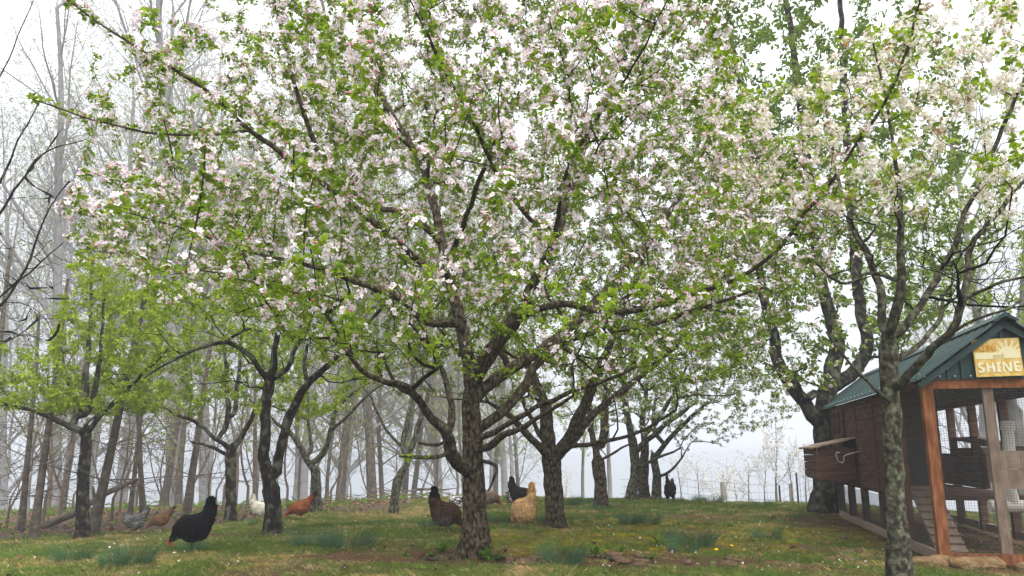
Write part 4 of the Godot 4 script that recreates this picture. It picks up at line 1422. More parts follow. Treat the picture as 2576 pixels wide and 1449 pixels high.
func coop() -> void:
	rng.seed = 3000
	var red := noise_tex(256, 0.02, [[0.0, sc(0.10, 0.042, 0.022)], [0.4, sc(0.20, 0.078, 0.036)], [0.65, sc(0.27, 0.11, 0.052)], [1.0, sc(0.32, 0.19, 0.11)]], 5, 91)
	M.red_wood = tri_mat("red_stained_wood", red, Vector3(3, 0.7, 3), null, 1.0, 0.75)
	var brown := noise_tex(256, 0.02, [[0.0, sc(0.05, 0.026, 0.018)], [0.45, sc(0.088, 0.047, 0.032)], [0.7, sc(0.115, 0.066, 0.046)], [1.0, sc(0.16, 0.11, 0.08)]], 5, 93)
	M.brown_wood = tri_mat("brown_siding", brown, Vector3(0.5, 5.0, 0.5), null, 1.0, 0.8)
	var grey := noise_tex(256, 0.02, [[0.0, sc(0.16, 0.115, 0.085)], [0.5, sc(0.27, 0.20, 0.155)], [1.0, sc(0.36, 0.29, 0.24)]], 5, 95)
	M.grey_wood = tri_mat("weathered_wood", grey, Vector3(3, 0.8, 3), null, 1.0, 0.85)
	var green := noise_tex(256, 0.01, [[0.0, sc(0.010, 0.036, 0.034)], [0.6, sc(0.017, 0.05, 0.048)], [1.0, sc(0.045, 0.08, 0.078)]], 5, 97)
	M.green_metal = tri_mat("green_steel", green, Vector3(1, 1, 1), null, 1.0, 0.42)
	M.green_metal.metallic_specular = 0.4
	M.wire = mat("wire", sc(0.13, 0.12, 0.11), 0.5)
	M.wire.metallic = 0.6
	M.steel = mat("galvanised", sc(0.42, 0.43, 0.45), 0.35)
	M.steel.metallic = 0.8
	M.pvc = mat("pvc", sc(0.74, 0.73, 0.68), 0.4)
	M.screen = mat("dark_screen", sc(0.03, 0.035, 0.045), 0.6)
	var base := on(2367, 1422, 7.0)
	var c := thing("chicken_coop", "red wooden chicken coop with a green metal gable roof and wire run", "chicken coop", base, deg_to_rad(-13.0))
	coop_at = c
	var W := 1.42
	var E := 1.585       # height of the wall plate
	var L := 4.85
	var top := E + 0.515
	# frame posts, front and sides
	for u in [0.0, W - 0.09]:
		box("post", u, u + 0.045, 0.0, E, 0.0, 0.09, M.red_wood, c)
		box("post", u + 0.047, u + 0.092, 0.0, E - 0.002, 0.004, 0.086, M.red_wood, c)
	box("beam", 0.095, W - 0.095, E - 0.085, E, 0.005, 0.085, M.red_wood, c)
	box("sill_board", 0.095, W - 0.095, 0.0, 0.09, 0.01, 0.05, M.red_wood, c)
	box("sill_board", 0.003, 0.043, 0.0, 0.09, 0.095, L, M.grey_wood, c)
	box("sill_board", W - 0.043, W - 0.003, 0.0, 0.09, 0.095, L, M.grey_wood, c)
	box("wall_plate", 0.003, 0.085, E - 0.08, E - 0.003, 0.095, L, M.brown_wood, c)
	box("wall_plate", W - 0.085, W - 0.003, E - 0.08, E - 0.003, 0.095, L, M.brown_wood, c)
	for w in [1.07, 2.1, 3.1, 3.95, 4.76]:
		for u in [0.005, W - 0.085]:
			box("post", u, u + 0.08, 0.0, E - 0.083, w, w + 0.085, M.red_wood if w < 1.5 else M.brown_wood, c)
	# the raised house: boards on the left side, front wall, back wall, floor
	var f := 0.50
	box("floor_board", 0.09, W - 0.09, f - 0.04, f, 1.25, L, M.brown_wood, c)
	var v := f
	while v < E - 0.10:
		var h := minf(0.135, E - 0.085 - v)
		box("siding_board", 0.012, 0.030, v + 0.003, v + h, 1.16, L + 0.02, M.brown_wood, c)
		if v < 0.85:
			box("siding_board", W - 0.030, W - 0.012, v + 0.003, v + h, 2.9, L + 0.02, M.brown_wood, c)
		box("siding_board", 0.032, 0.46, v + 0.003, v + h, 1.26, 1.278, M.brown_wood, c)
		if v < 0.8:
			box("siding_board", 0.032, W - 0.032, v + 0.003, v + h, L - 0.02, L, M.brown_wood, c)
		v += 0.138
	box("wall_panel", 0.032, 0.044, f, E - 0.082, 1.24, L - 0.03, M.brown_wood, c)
	box("wall_panel", W - 0.044, W - 0.032, f, 0.90, 2.92, L - 0.03, M.brown_wood, c)
	box("wall_panel", 0.046, 0.455, f, E - 0.003, 1.28, 1.292, M.brown_wood, c)
	box("corner_board", -0.012, 0.010, f - 0.02, E - 0.002, 1.155, 1.235, M.brown_wood, c)
	box("corner_board", -0.012, 0.010, f - 0.02, E - 0.002, L - 0.07, L + 0.02, M.brown_wood, c)
	# screened hatch in the house front and the cleated ramp
	var hatch := box("hatch", 0.06, 0.36, 0.62, 1.05, 1.240, 1.256, M.screen, c)
	box("frame", -0.16, -0.145, -0.215, 0.215, -0.012, -0.004 + 0.004, M.brown_wood, hatch)
	var ramp := Node3D.new()
	ramp.name = "ramp"
	c.add_child(ramp)
	ramp.position = Vector3(0.22, 0.30, -0.78)
	ramp.rotation.x = 0.62
	box("board", -0.13, 0.13, -0.012, 0.012, -0.52, 0.50, M.grey_wood, ramp)
	for k in 9:
		box("cleat", -0.13, 0.13, 0.014, 0.034, -0.46 + k * 0.11, -0.435 + k * 0.11, M.grey_wood, ramp)
	# window high on the left wall
	var win := Node3D.new()
	win.name = "window"
	c.add_child(win)
	win.position = Vector3(0.0, 1.33, -4.2)
	box("pane", -0.004, 0.008, -0.15, 0.15, -0.28, 0.28, M.screen, win)
	box("frame", -0.030, -0.006, 0.15, 0.20, -0.34, 0.34, M.brown_wood, win)
	box("frame", -0.030, -0.006, -0.20, -0.15, -0.34, 0.34, M.brown_wood, win)
	for w in [-0.34, -0.02, 0.28]:
		box("frame", -0.028, -0.007, -0.149, 0.149, w, w + 0.055, M.brown_wood, win)
	# nest boxes: left one outside the wall, right one seen through the run
	for side in [0, 1]:
		var nb := Node3D.new()
		nb.name = "nest_box"
		c.add_child(nb, true)
		var u0 := -0.50 if side == 0 else W - 0.012
		var w0 := 3.25 if side == 0 else 3.0
		nb.position = Vector3(u0, 0.60, -w0)
		for k in 4:
			box("board", 0.0, 0.49, k * 0.098, k * 0.098 + 0.094, 0.0, 0.02, M.brown_wood, nb)
			var x := 0.0 if side == 0 else 0.47
			box("board", x, x + 0.02, k * 0.098 + 0.002, k * 0.098 + 0.092, 0.022, 1.05, M.brown_wood, nb)
			box("board", 0.022, 0.468, k * 0.098 + 0.001, k * 0.098 + 0.093, 1.03, 1.05, M.brown_wood, nb)
		box("floor_board", 0.022, 0.468, -0.02, -0.002, 0.0, 1.05, M.brown_wood, nb)
		var lid := Node3D.new()
		lid.name = "lid"
		nb.add_child(lid)
		lid.position = Vector3(0.235, 0.445, -0.52)
		lid.rotation.z = 0.22 if side == 0 else -0.22
		for k in 4:
			box("board", -0.30 + k * 0.148, -0.156 + k * 0.148, -0.010 + 0.004 * (k % 2), 0.012 + 0.004 * (k % 2), -0.57, 0.57, M.grey_wood, lid)
		if side == 0:
			var b := buf()
			rod(b, Vector3(0.03, 0.30, 0.012), Vector3(0.03, 0.40, 0.012), 0.004)
			part("latch", commit(b), M.steel, nb)
	# wire pull hook across the nest box
	var hb := buf()
	var hp := PackedVector3Array()
	for q in [[0.28, 0.98], [-0.02, 0.94], [-0.16, 0.90], [-0.20, 0.88], [-0.195, 0.84], [-0.22, 0.80], [-0.27, 0.82], [-0.29, 0.90], [-0.275, 0.93], [-0.24, 0.925]]:
		hp.append(Vector3(q[0], q[1], -2.95))
	var hr := PackedFloat32Array()
	hr.resize(hp.size())
	hr.fill(0.0065)
	tube(hb, hp, hr, 6, 0.0, Color.WHITE, true)
	part("pull_hook", commit(hb), M.steel, c)
	box("bracket", 0.0, 0.16, 0.965, 0.99, 2.93, 2.95, M.steel, c)
	# ribbed steel roof, two slopes
	for side in [-1, 1]:
		var b := buf()
		var a0 := Vector3(0.5 * W, top + 0.02, 0.0)
		var over := 0.05
		var a1 := Vector3(0.5 * W + side * (0.5 * W + over), E + 0.02 - over * (top - E) / (0.5 * W), 0.0)
		var nrm := Vector3(side * (top - E), 0.5 * W, 0).normalized()
		var w := -0.10
		var prof := []
		while w < 5.95:
			for q in [[0.0, 0.0], [0.012, 0.022], [0.045, 0.022], [0.057, 0.0], [0.12, 0.0], [0.126, 0.006], [0.138, 0.006], [0.144, 0.0]]:
				prof.append(Vector2(w + q[0], q[1]))
			w += 0.228
		for i in prof.size() - 1:
			var p0: Vector2 = prof[i]
			var p1: Vector2 = prof[i + 1]
			var q0 := a0 + nrm * p0.y + Vector3(0, 0, -p0.x)
			var q1 := a1 + nrm * p0.y + Vector3(0, 0, -p0.x)
			var q2 := a1 + nrm * p1.y + Vector3(0, 0, -p1.x)
			var q3 := a0 + nrm * p1.y + Vector3(0, 0, -p1.x)
			if side < 0:
				quad(b, q0, q3, q2, q1, Color.WHITE)
			else:
				quad(b, q0, q1, q2, q3, Color.WHITE)
		var rp := part("roof_panel", commit(b), M.green_metal, c)
		for k in 24:      # screw heads along the eave
			var sb := buf()
			var w2 := -0.02 + k * 0.228
			var at := a1.lerp(a0, 0.07) + Vector3(0, 0, -w2)
			rod(sb, at + nrm * 0.018, at + nrm * 0.032, 0.008, 6)
			part("screw", commit(sb), M.steel, rp)
		# weathered rake board under the roof's front edge
		var rb := buf()
		var e0 := Vector3(0.5 * W, top - 0.012, 0.06)
		var e1 := a1 + Vector3(0, -0.03, 0.06)
		var dn := -nrm * 0.05
		quad(rb, e0, e1, e1 + dn, e0 + dn, Color.WHITE)
		var bk := Vector3(0, 0, -0.02)
		quad(rb, e0 + bk, e0 + dn + bk, e1 + dn + bk, e1 + bk, Color.WHITE)
		quad(rb, e0 + dn, e1 + dn, e1 + dn + bk, e0 + dn + bk, Color.WHITE)
		part("rake_board", commit(rb), M.green_metal, c)
	var rc := buf()
	for side in [-1, 1]:
		var sl := Vector3(side * 0.5 * W, -(top - E), 0).normalized()
		var nn := Vector3(side * (top - E), 0.5 * W, 0).normalized()
		var p0 := Vector3(0.5 * W, top + 0.062, 0.125)
		var p1 := p0 + sl * 0.13
		var bk := Vector3(0, 0, -6.05)
		quad(rc, p0, p1, p1 + bk, p0 + bk, Color.WHITE)
		quad(rc, p0, p0 - Vector3(0, 0.04, 0), p1 - nn * 0.02, p1, Color.WHITE)
	part("ridge_cap", commit(rc), M.green_metal, c)
	# ribbed gable
	var gb := buf()
	var u := -0.02
	var gp := []
	while u < W + 0.02:
		for q in [[0.0, 0.0], [0.008, 0.016], [0.030, 0.016], [0.038, 0.0]]:
			gp.append(Vector2(u + q[0], q[1]))
		u += 0.115
	for i in gp.size() - 1:
		var p0: Vector2 = gp[i]
		var p1: Vector2 = gp[i + 1]
		var h0 := top - absf(p0.x - 0.5 * W) * (top - E) / (0.5 * W)
		var h1 := top - absf(p1.x - 0.5 * W) * (top - E) / (0.5 * W)
		quad(gb, Vector3(p0.x, E - 0.005, p0.y + 0.004), Vector3(p0.x, maxf(h0, E), p0.y + 0.004), Vector3(p1.x, maxf(h1, E), p1.y + 0.004), Vector3(p1.x, E - 0.005, p1.y + 0.004), Color.WHITE)
	var gable := part("gable_panel", commit(gb), M.green_metal, c)
	for k in 11:
		var sb := buf()
		var x := 0.03 + k * 0.125
		rod(sb, Vector3(x, E + 0.025, 0.004), Vector3(x, E + 0.025, 0.022), 0.008, 6)
		part("screw", commit(sb), M.steel, gable)
	# the run's front: weathered studs and door boards behind the wire
	for x in [0.50, 0.93]:
		box("door_stud", x, x + 0.085, 0.092, E - 0.087, 0.03, 0.068, M.grey_wood, c)
	box("door_board", 0.587, 0.928, 0.80, 0.955, 0.034, 0.060, M.grey_wood, c)
	box("door_board", 0.587, 0.928, 0.63, 0.795, 0.034, 0.060, M.grey_wood, c)
	# hardware cloth
	wire_panel(c, Vector3(0.095, 0.09, 0.0), Vector3(W - 0.19, 0, 0), Vector3(0, E - 0.175, 0))
	wire_panel(c, Vector3(0.016, 0.09, -0.10), Vector3(0, 0, -0.97), Vector3(0, E - 0.17, 0))
	wire_panel(c, Vector3(0.016, 0.09, -1.16), Vector3(0, 0, -L + 1.2), Vector3(0, f - 0.13, 0))
	wire_panel(c, Vector3(W - 0.016, 0.09, -0.10), Vector3(0, 0, -2.8), Vector3(0, E - 0.17, 0))
	# bare soil floor of the run is the ground itself; feeder of white pipe
	var pf := thing("pipe_feeder", "white plastic pipe feeder standing inside the wire run", "feeder", c.to_global(Vector3(0.80, 0.46, -0.45)), c.rotation.y)
	var b1 := buf()
	rod(b1, Vector3(-0.22, 0.0, 0.0), Vector3(0.75, 0.0, 0.0), 0.055, 16)
	part("trough_pipe", commit(b1), M.pvc, pf)
	b1 = buf()
	rod(b1, Vector3(-0.02, 0.30, 0.02), Vector3(0.02, 0.72, -0.02), 0.050, 16)
	part("fill_pipe", commit(b1), M.pvc, pf)
	b1 = buf()
	rod(b1, Vector3(0.016, 0.68, -0.016), Vector3(0.022, 0.76, -0.022), 0.060, 16)
	part("cap", commit(b1), M.pvc, pf)
	b1 = buf()
	rod(b1, Vector3(-0.024, 0.26, 0.024), Vector3(-0.015, 0.36, 0.015), 0.062, 16)
	part("coupling", commit(b1), M.pvc, pf)
	b1 = buf()
	tube(b1, PackedVector3Array([Vector3(-0.022, 0.28, 0.022), Vector3(-0.04, 0.15, 0.02), Vector3(-0.02, 0.03, 0.0)]), PackedFloat32Array([0.05, 0.052, 0.052]), 14, 0.0, Color.WHITE, true)
	part("elbow", commit(b1), M.pvc, pf)
	b1 = buf()
	for x in [0.12, 0.40]:
		rod(b1, Vector3(x - 0.03, 0, 0), Vector3(x + 0.03, 0, 0), 0.062, 14)
	part("joint", commit(b1), M.pvc, pf)
	sign_board(c, W, E)
	# border stones along the foot of the run
	var sx := [-0.02, 0.16, 0.36, 0.62, 0.86, 1.10, 1.34, -0.18]
	for k in sx.size():
		var p: Vector3 = c.to_global(Vector3(sx[k], 0, 0.10 + (0.07 if k % 2 else 0.0) + (0.14 if k == 7 else 0.0)))
		var o := part("border_stone" if k == 0 else "border_stone_%03d" % k, rock(3100 + k, Vector3(R(0.10, 0.17), R(0.045, 0.06), R(0.06, 0.09))), M.sandstone, self)
		o.position = Vector3(p.x, H(p.x, -p.z) + 0.025, p.z)
		o.rotation.y = R(-0.4, 0.1)
		tag(o, "flat tan sandstone edging the foot of the coop's wire front", "stone", "sandstones edging the run")

func wire_panel(parent: Node, o: Vector3, a: Vector3, h: Vector3) -> void:
	var b := buf()
	var sp := 0.022
	var n := int(a.length() / sp)
	for i in n + 1:
		var p := o + a * (float(i) / n)
		tube(b, PackedVector3Array([p, p + h]), PackedFloat32Array([0.0012, 0.0012]), 3)
	var m := int(h.length() / sp)
	for i in m + 1:
		var p := o + h * (float(i) / m)
		tube(b, PackedVector3Array([p, p + a]), PackedFloat32Array([0.0012, 0.0012]), 3)
	var w := part("wire_mesh", commit(b), M.wire, parent)
	w.set_meta("kind", "stuff")

func rock(sd: int, size: Vector3) -> ArrayMesh:
	var st := SphereMesh.new()
	st.radial_segments = 14
	st.rings = 8
	var a := st.get_mesh_arrays()
	var V: PackedVector3Array = a[Mesh.ARRAY_VERTEX]
	for i in V.size():
		var q := V[i].normalized()
		var k := 1.0 + 0.28 * nz.get_noise_3d(q.x * 1.3 + sd * 3.7, q.y * 1.3, q.z * 1.3) + 0.10 * nz.get_noise_3d(q.x * 4.0, q.y * 4.0 + sd, q.z * 4.0)
		q = Vector3(signf(q.x) * pow(absf(q.x), 0.7), signf(q.y) * pow(absf(q.y), 0.7), signf(q.z) * pow(absf(q.z), 0.7))
		V[i] = q * k * size
	a[Mesh.ARRAY_VERTEX] = V
	a[Mesh.ARRAY_TANGENT] = null
	var st2 := SurfaceTool.new()
	var m := ArrayMesh.new()
	m.add_surface_from_arrays(Mesh.PRIMITIVE_TRIANGLES, a)
	st2.create_from(m, 0)
	st2.generate_normals()
	return st2.commit()

func lettering(called: String, text: String, font: String, size: float, col: Color, parent: Node, at: Vector3, tilt := 0.0, italic := false, sx := 1.0) -> void:
	var t := TextMesh.new()
	var f := SystemFont.new()
	f.font_names = PackedStringArray([font])
	f.font_italic = italic
	f.font_weight = 700 if font == "Droid Sans" else 400
	t.font = f
	t.text = text
	t.font_size = 64
	t.pixel_size = size / 64.0
	t.depth = 0.002
	var o := part(called, t, mat("paint_" + called, col, 0.8), parent)
	o.position = at
	o.rotation.z = tilt
	o.scale.x = sx

func sign_board(c: Node3D, W: float, E: float) -> void:
	var s := thing("sign", "yellow square sign reading Rise and SHINE on the green gable", "sign", c.to_global(Vector3(0.632, E + 0.18, 0.035)), c.rotation.y)
	s.scale = Vector3.ONE * 0.88
	s.rotation.z = 0.02
	var yel := noise_tex(256, 0.012, [[0.0, sc(0.52, 0.30, 0.05)], [0.42, sc(0.62, 0.41, 0.10)], [0.6, sc(0.66, 0.49, 0.19)], [1.0, sc(0.68, 0.58, 0.34)]], 5, 99)
	var ym := tri_mat("yellow_paint", yel, Vector3(4, 4, 4), null, 1.0, 0.7)
	box("board", -0.215, 0.215, -0.19, 0.19, -0.008, 0.008, ym, s)
	var pale := mat("pale_paint", sc(0.72, 0.66, 0.44), 0.8)
	# painted sun rays and the sun's pale disc, flat on the board
	for k in 6:
		var a := 0.35 + k * 0.42
		var b := buf()
		var o := Vector3(0.10, 0.02, 0.0095)
		var far := 0.155
		var p0 := o + Vector3(cos(a - 0.09), sin(a - 0.09), 0) * far
		var p1 := o + Vector3(cos(a + 0.09), sin(a + 0.09), 0) * far
		p0 = p0.clamp(Vector3(-0.21, 0.02, 0), Vector3(0.21, 0.186, 1))
		p1 = p1.clamp(Vector3(-0.21, 0.02, 0), Vector3(0.21, 0.186, 1))
		tri(b, o, p1, p0, Color.WHITE)
		part("ray", commit(b), pale, s)
	var db := buf()
	for k in 16:
		var a0 := PI * k / 16.0
		var a1 := PI * (k + 1) / 16.0
		tri(db, Vector3(0.10, 0.02, 0.0105), Vector3(0.10 + 0.09 * cos(a1), 0.02 + 0.09 * sin(a1), 0.0105), Vector3(0.10 + 0.09 * cos(a0), 0.02 + 0.09 * sin(a0), 0.0105), Color.WHITE)
	part("sun_disc", commit(db), pale, s)
	box("band", -0.205, 0.205, -0.012, 0.05, -0.0098, -0.0081, pale, s)
	lettering("lettering", "Rise", "Droid Serif", 0.105, sc(0.56, 0.27, 0.03), s, Vector3(-0.10, 0.105, 0.0115), 0.0, true)
	lettering("lettering", "and", "Droid Serif", 0.055, sc(0.60, 0.42, 0.12), s, Vector3(0.01, 0.018, 0.0118), 0.0, true)
	lettering("lettering", "SHINE", "Droid Sans", 0.135, sc(0.76, 0.72, 0.55), s, Vector3(0.0, -0.10, 0.0115), 0.0, false, 0.98)

# ---------------------------------------------------------------- fence and the white-flowering bushes by it
func fence() -> void:
	rng.seed = 3500
	var f0 := P(1817, 1240, 18.0)
	var fn := thing("wire_fence", "thin wire fence with wooden and steel posts along the crest", "fence", Vector3(f0.x, 0, f0.z))
	var posts := [[1560, 1206, 18.5, 0], [1700, 1202, 18.2, 1], [1817, 1213, 18.0, 0], [1960, 1221, 17.6, 1], [1989, 1216, 19.5, 0], [2003, 1190, 17.4, 1]]
	var tops := []
	M.pale_wood = mat("pale_post_wood", sc(0.36, 0.34, 0.30), 0.9)
	M.dark_post = mat("dark_steel_post", sc(0.05, 0.055, 0.05), 0.6)
	for a in posts:
		var t := P(a[0], a[1], a[2])
		var g := Vector3(t.x, H(t.x, -t.z) - 0.1, t.z)
		var b := buf()
		var r := 0.055 if a[3] == 0 else 0.022
		tube(b, PackedVector3Array([g - fn.position, t - fn.position]), PackedFloat32Array([r, r * 0.95]), 8, 0.05, Color.WHITE, true)
		if a[0] != 1560 and a[0] != 1700:
			part("wooden_post" if a[3] == 0 else "steel_post", commit(b), M.pale_wood if a[3] == 0 else M.dark_post, fn)
		if a[0] != 1989:
			tops.append(t)
	# wires
	for i in tops.size() - 1:
		var t0v: Vector3 = tops[i]
		var t1v: Vector3 = tops[i + 1]
		var b := buf()
		for k in 5:
			var dy := -0.16 * k
			var mid := (t0v + t1v) * 0.5 + Vector3(0, dy - 0.02, 0)
			tube(b, PackedVector3Array([t0v + Vector3(0, dy, 0) - fn.position, mid - fn.position, t1v + Vector3(0, dy, 0) - fn.position]), PackedFloat32Array([0.0035, 0.0035, 0.0035]), 3)
		var n := int(t0v.distance_to(t1v) / 0.16)
		for k in n:
			var p := t0v.lerp(t1v, (k + 0.5) / n) - fn.position
			tube(b, PackedVector3Array([p, p + Vector3(0, -0.64, 0)]), PackedFloat32Array([0.0022, 0.0022]), 3)
		part("wire", commit(b), M.wire, fn)
	# the return of the fence running behind the coop
	var b2 := buf()
	var s0: Vector3 = tops[tops.size() - 1]
	var s1 := P(2130, 1140, 13.8)
	for k in 7:
		var dy := -0.13 * k
		tube(b2, PackedVector3Array([s0 + Vector3(0, dy, 0) - fn.position, s1 + Vector3(0, dy, 0) - fn.position]), PackedFloat32Array([0.0028, 0.0028]), 3)
	for k in 36:
		var p := s0.lerp(s1, (k + 0.5) / 36.0) - fn.position
		tube(b2, PackedVector3Array([p, p + Vector3(0.03 * sin(k * 1.7), -0.4, 0), p + Vector3(0, -0.85, 0)]), PackedFloat32Array([0.002, 0.002, 0.002]), 3)
	part("wire", commit(b2), M.wire, fn)
	# bushes in white flower
	var spec := {"levels": 3, "len": [0.6, 0.5, 0.45], "ang": [0.7, 0.7, 0.7], "per": [7.0, 7.0, 7.0], "up": [0.0, 0.02, 0.04, 0.02], "first": [0.08, 0.1, 0.1], "wig": [0.15, 0.2, 0.25, 0.3], "fall": [0.4, 0.4, 0.3], "taper": 0.35, "thin": 0.5}
	var s := grown(3600, 1.15, 0.02, spec, Vector3(0.2, 0, 0))
	var o := thing("flowering_bush", "", "bush")
	o.set_meta("base", "flowering_bush")
	var off := s.pos[0]
	var cr := dress(o, s, M.hazed_grey_bark, M.hazed_grey_twig, 0.0)
	foliage(cr, off, "blossoms", [white_puff], M.petal, spurs(s, 0.012, 9.0, 0.9), WHITE, WHITE)
	var spots := [[1955, 19.2, 1.35, "tall white-flowering bush beside the fence corner"], [1760, 19.5, 0.7, ""], [1715, 19.0, 0.6, ""], [1830, 19.8, 0.75, ""], [1885, 19.3, 0.75, ""], [1925, 19.0, 0.75, ""], [2030, 18.6, 0.8, ""], [1800, 21.0, 0.85, ""], [1860, 21.5, 0.9, ""], [1995, 18.0, 0.75, ""], [2110, 17.0, 0.7, ""], [1420, 20.0, 0.7, ""]]
	for i in spots.size():
		var a: Array = spots[i]
		var p := P(a[0], 1275, a[1])
		p.y = maxf(H(p.x, -p.z), P(a[0], 1300, a[1]).y)
		place_tree(o, a[3] if a[3] else "low white-flowering bush in the fog beyond the crest", Vector3(p.x, H(p.x, -p.z) - 0.02, p.z), i * 1.1, a[2] * (1.0 if i else 1.0), "white-flowering bushes by the fence", i == 0)

# ---------------------------------------------------------------- hens
# a body is one skin drawn round tapered capsules; x is forward, y up
# each bone: [a, b, radius a, radius b, squash across]
func hen_bones(pose: String) -> Array:
	var V := func(x, y, z = 0.0): return Vector3(x, y, z)
	var out := []
	if pose == "peck":
		out = [[V.call(-0.085, 0.235), V.call(0.06, 0.215), 0.122, 0.118, 0.92], [V.call(0.05, 0.21), V.call(0.125, 0.185), 0.108, 0.088, 0.92],
			[V.call(0.11, 0.20), V.call(0.200, 0.105), 0.080, 0.038, 0.92], [V.call(0.205, 0.098), V.call(0.226, 0.060), 0.030, 0.024, 0.9],
			[V.call(-0.10, 0.265), V.call(-0.175, 0.33), 0.100, 0.070, 0.80], [V.call(-0.16, 0.33), V.call(-0.18, 0.455), 0.066, 0.050, 0.5], [V.call(-0.15, 0.27), V.call(-0.215, 0.36), 0.070, 0.040, 0.6],
			[V.call(-0.09, 0.175), V.call(0.02, 0.15), 0.100, 0.088, 0.95]]
	elif pose == "low":
		out = [[V.call(-0.085, 0.225), V.call(0.07, 0.185), 0.095, 0.088, 0.92], [V.call(0.06, 0.18), V.call(0.13, 0.145), 0.082, 0.065, 0.92],
			[V.call(0.11, 0.17), V.call(0.205, 0.085), 0.058, 0.034, 0.92], [V.call(0.205, 0.085), V.call(0.230, 0.055), 0.028, 0.022, 0.9],
			[V.call(-0.10, 0.255), V.call(-0.20, 0.335), 0.074, 0.046, 0.78], [V.call(-0.19, 0.33), V.call(-0.27, 0.40), 0.040, 0.022, 0.45],
			[V.call(-0.09, 0.17), V.call(0.02, 0.13), 0.078, 0.068, 0.95]]
	else:
		out = [[V.call(-0.085, 0.245), V.call(0.07, 0.245), 0.100, 0.098, 0.92], [V.call(0.06, 0.235), V.call(0.125, 0.255), 0.090, 0.075, 0.92],
			[V.call(0.11, 0.275), V.call(0.165, 0.375), 0.060, 0.034, 0.92], [V.call(0.165, 0.385), V.call(0.185, 0.39), 0.031, 0.026, 0.9],
			[V.call(-0.10, 0.275), V.call(-0.17, 0.345), 0.082, 0.055, 0.78], [V.call(-0.165, 0.34), V.call(-0.205, 0.45), 0.050, 0.030, 0.42], [V.call(-0.15, 0.31), V.call(-0.23, 0.40), 0.045, 0.026, 0.45],
			[V.call(-0.09, 0.185), V.call(0.03, 0.18), 0.085, 0.078, 0.95]]
	for z in [-0.05, 0.05]:
		out.append([V.call(-0.045, 0.165, z), V.call(-0.03, 0.105, z), 0.062, 0.034, 1.0])
	return out

func hen_dist(B: Array, p: Vector3) -> float:
	var acc := 1e9
	for e in B:
		var a: Vector3 = e[0]
		var b: Vector3 = e[1]
		var ab := b - a
		var q := Vector3(p.x, p.y, a.z + (p.z - a.z) / e[4])
		var t := clampf((q - a).dot(ab) / ab.length_squared(), 0.0, 1.0)
		var d := (q - a - ab * t).length() - lerpf(e[2], e[3], t)
		var h := clampf(0.5 + 0.5 * (acc - d) / 0.03, 0.0, 1.0)
		acc = lerpf(acc, d, h) - 0.03 * h * (1.0 - h) if acc < 1e8 else d
	return acc

var hen_cache := {}

func hen_skin(pose: String) -> Array:
	if hen_cache.has(pose):
		return hen_cache[pose]
	var B := hen_bones(pose)
	var cs := 0.0125
	var lo := Vector3(-0.32, 0.05, -0.15)
	var n := Vector3i(49, 39, 25)
	var D := PackedFloat32Array()
	D.resize(n.x * n.y * n.z)
	for k in n.z:
		for j in n.y:
			for i in n.x:
				D[(k * n.y + j) * n.x + i] = hen_dist(B, lo + Vector3(i, j, k) * cs)
	var idx := {}
	var V := PackedVector3Array()
	var N := PackedVector3Array()
	var I := PackedInt32Array()
	var strides := [1, n.x, n.x * n.y]
	for k in n.z - 1:
		for j in n.y - 1:
			for i in n.x - 1:
				var o := (k * n.y + j) * n.x + i
				var sum := Vector3.ZERO
				var cnt := 0
				for e in 12:
					var ax := e / 4
					var b1 := (e & 1)
					var b2 := (e >> 1) & 1
					var c0 := Vector3i.ZERO
					c0[(ax + 1) % 3] = b1
					c0[(ax + 2) % 3] = b2
					var c1 := c0
					c1[ax] = 1
					var d0 := D[o + c0.x + c0.y * n.x + c0.z * n.x * n.y]
					var d1 := D[o + c1.x + c1.y * n.x + c1.z * n.x * n.y]
					if (d0 < 0.0) != (d1 < 0.0):
						sum += Vector3(c0).lerp(Vector3(c1), d0 / (d0 - d1))
						cnt += 1
				if cnt:
					idx[o] = V.size()
					var p := lo + (Vector3(i, j, k) + sum / cnt) * cs
					V.append(p)
					var h := 0.006
					N.append(Vector3(hen_dist(B, p + Vector3(h, 0, 0)) - hen_dist(B, p - Vector3(h, 0, 0)), hen_dist(B, p + Vector3(0, h, 0)) - hen_dist(B, p - Vector3(0, h, 0)), hen_dist(B, p + Vector3(0, 0, h)) - hen_dist(B, p - Vector3(0, 0, h))).normalized())
	for k in range(1, n.z - 1):
		for j in range(1, n.y - 1):
			for i in range(1, n.x - 1):
				var o := (k * n.y + j) * n.x + i
				for ax in 3:
					var d0 := D[o]
					var d1 := D[o + strides[ax]]
					if (d0 < 0.0) == (d1 < 0.0):
						continue
					var s1: int = strides[(ax + 1) % 3]
					var s2: int = strides[(ax + 2) % 3]
					if not (idx.has(o) and idx.has(o - s1) and idx.has(o - s2) and idx.has(o - s1 - s2)):
						continue
					var q := [idx[o], idx[o - s1], idx[o - s1 - s2], idx[o - s2]]
					# clockwise seen from outside
					if d0 < 0.0:
						I.append_array(PackedInt32Array([q[0], q[2], q[1], q[0], q[3], q[2]]))
					else:
						I.append_array(PackedInt32Array([q[0], q[1], q[2], q[0], q[2], q[3]]))
	hen_cache[pose] = [V, N, I]
	return hen_cache[pose]

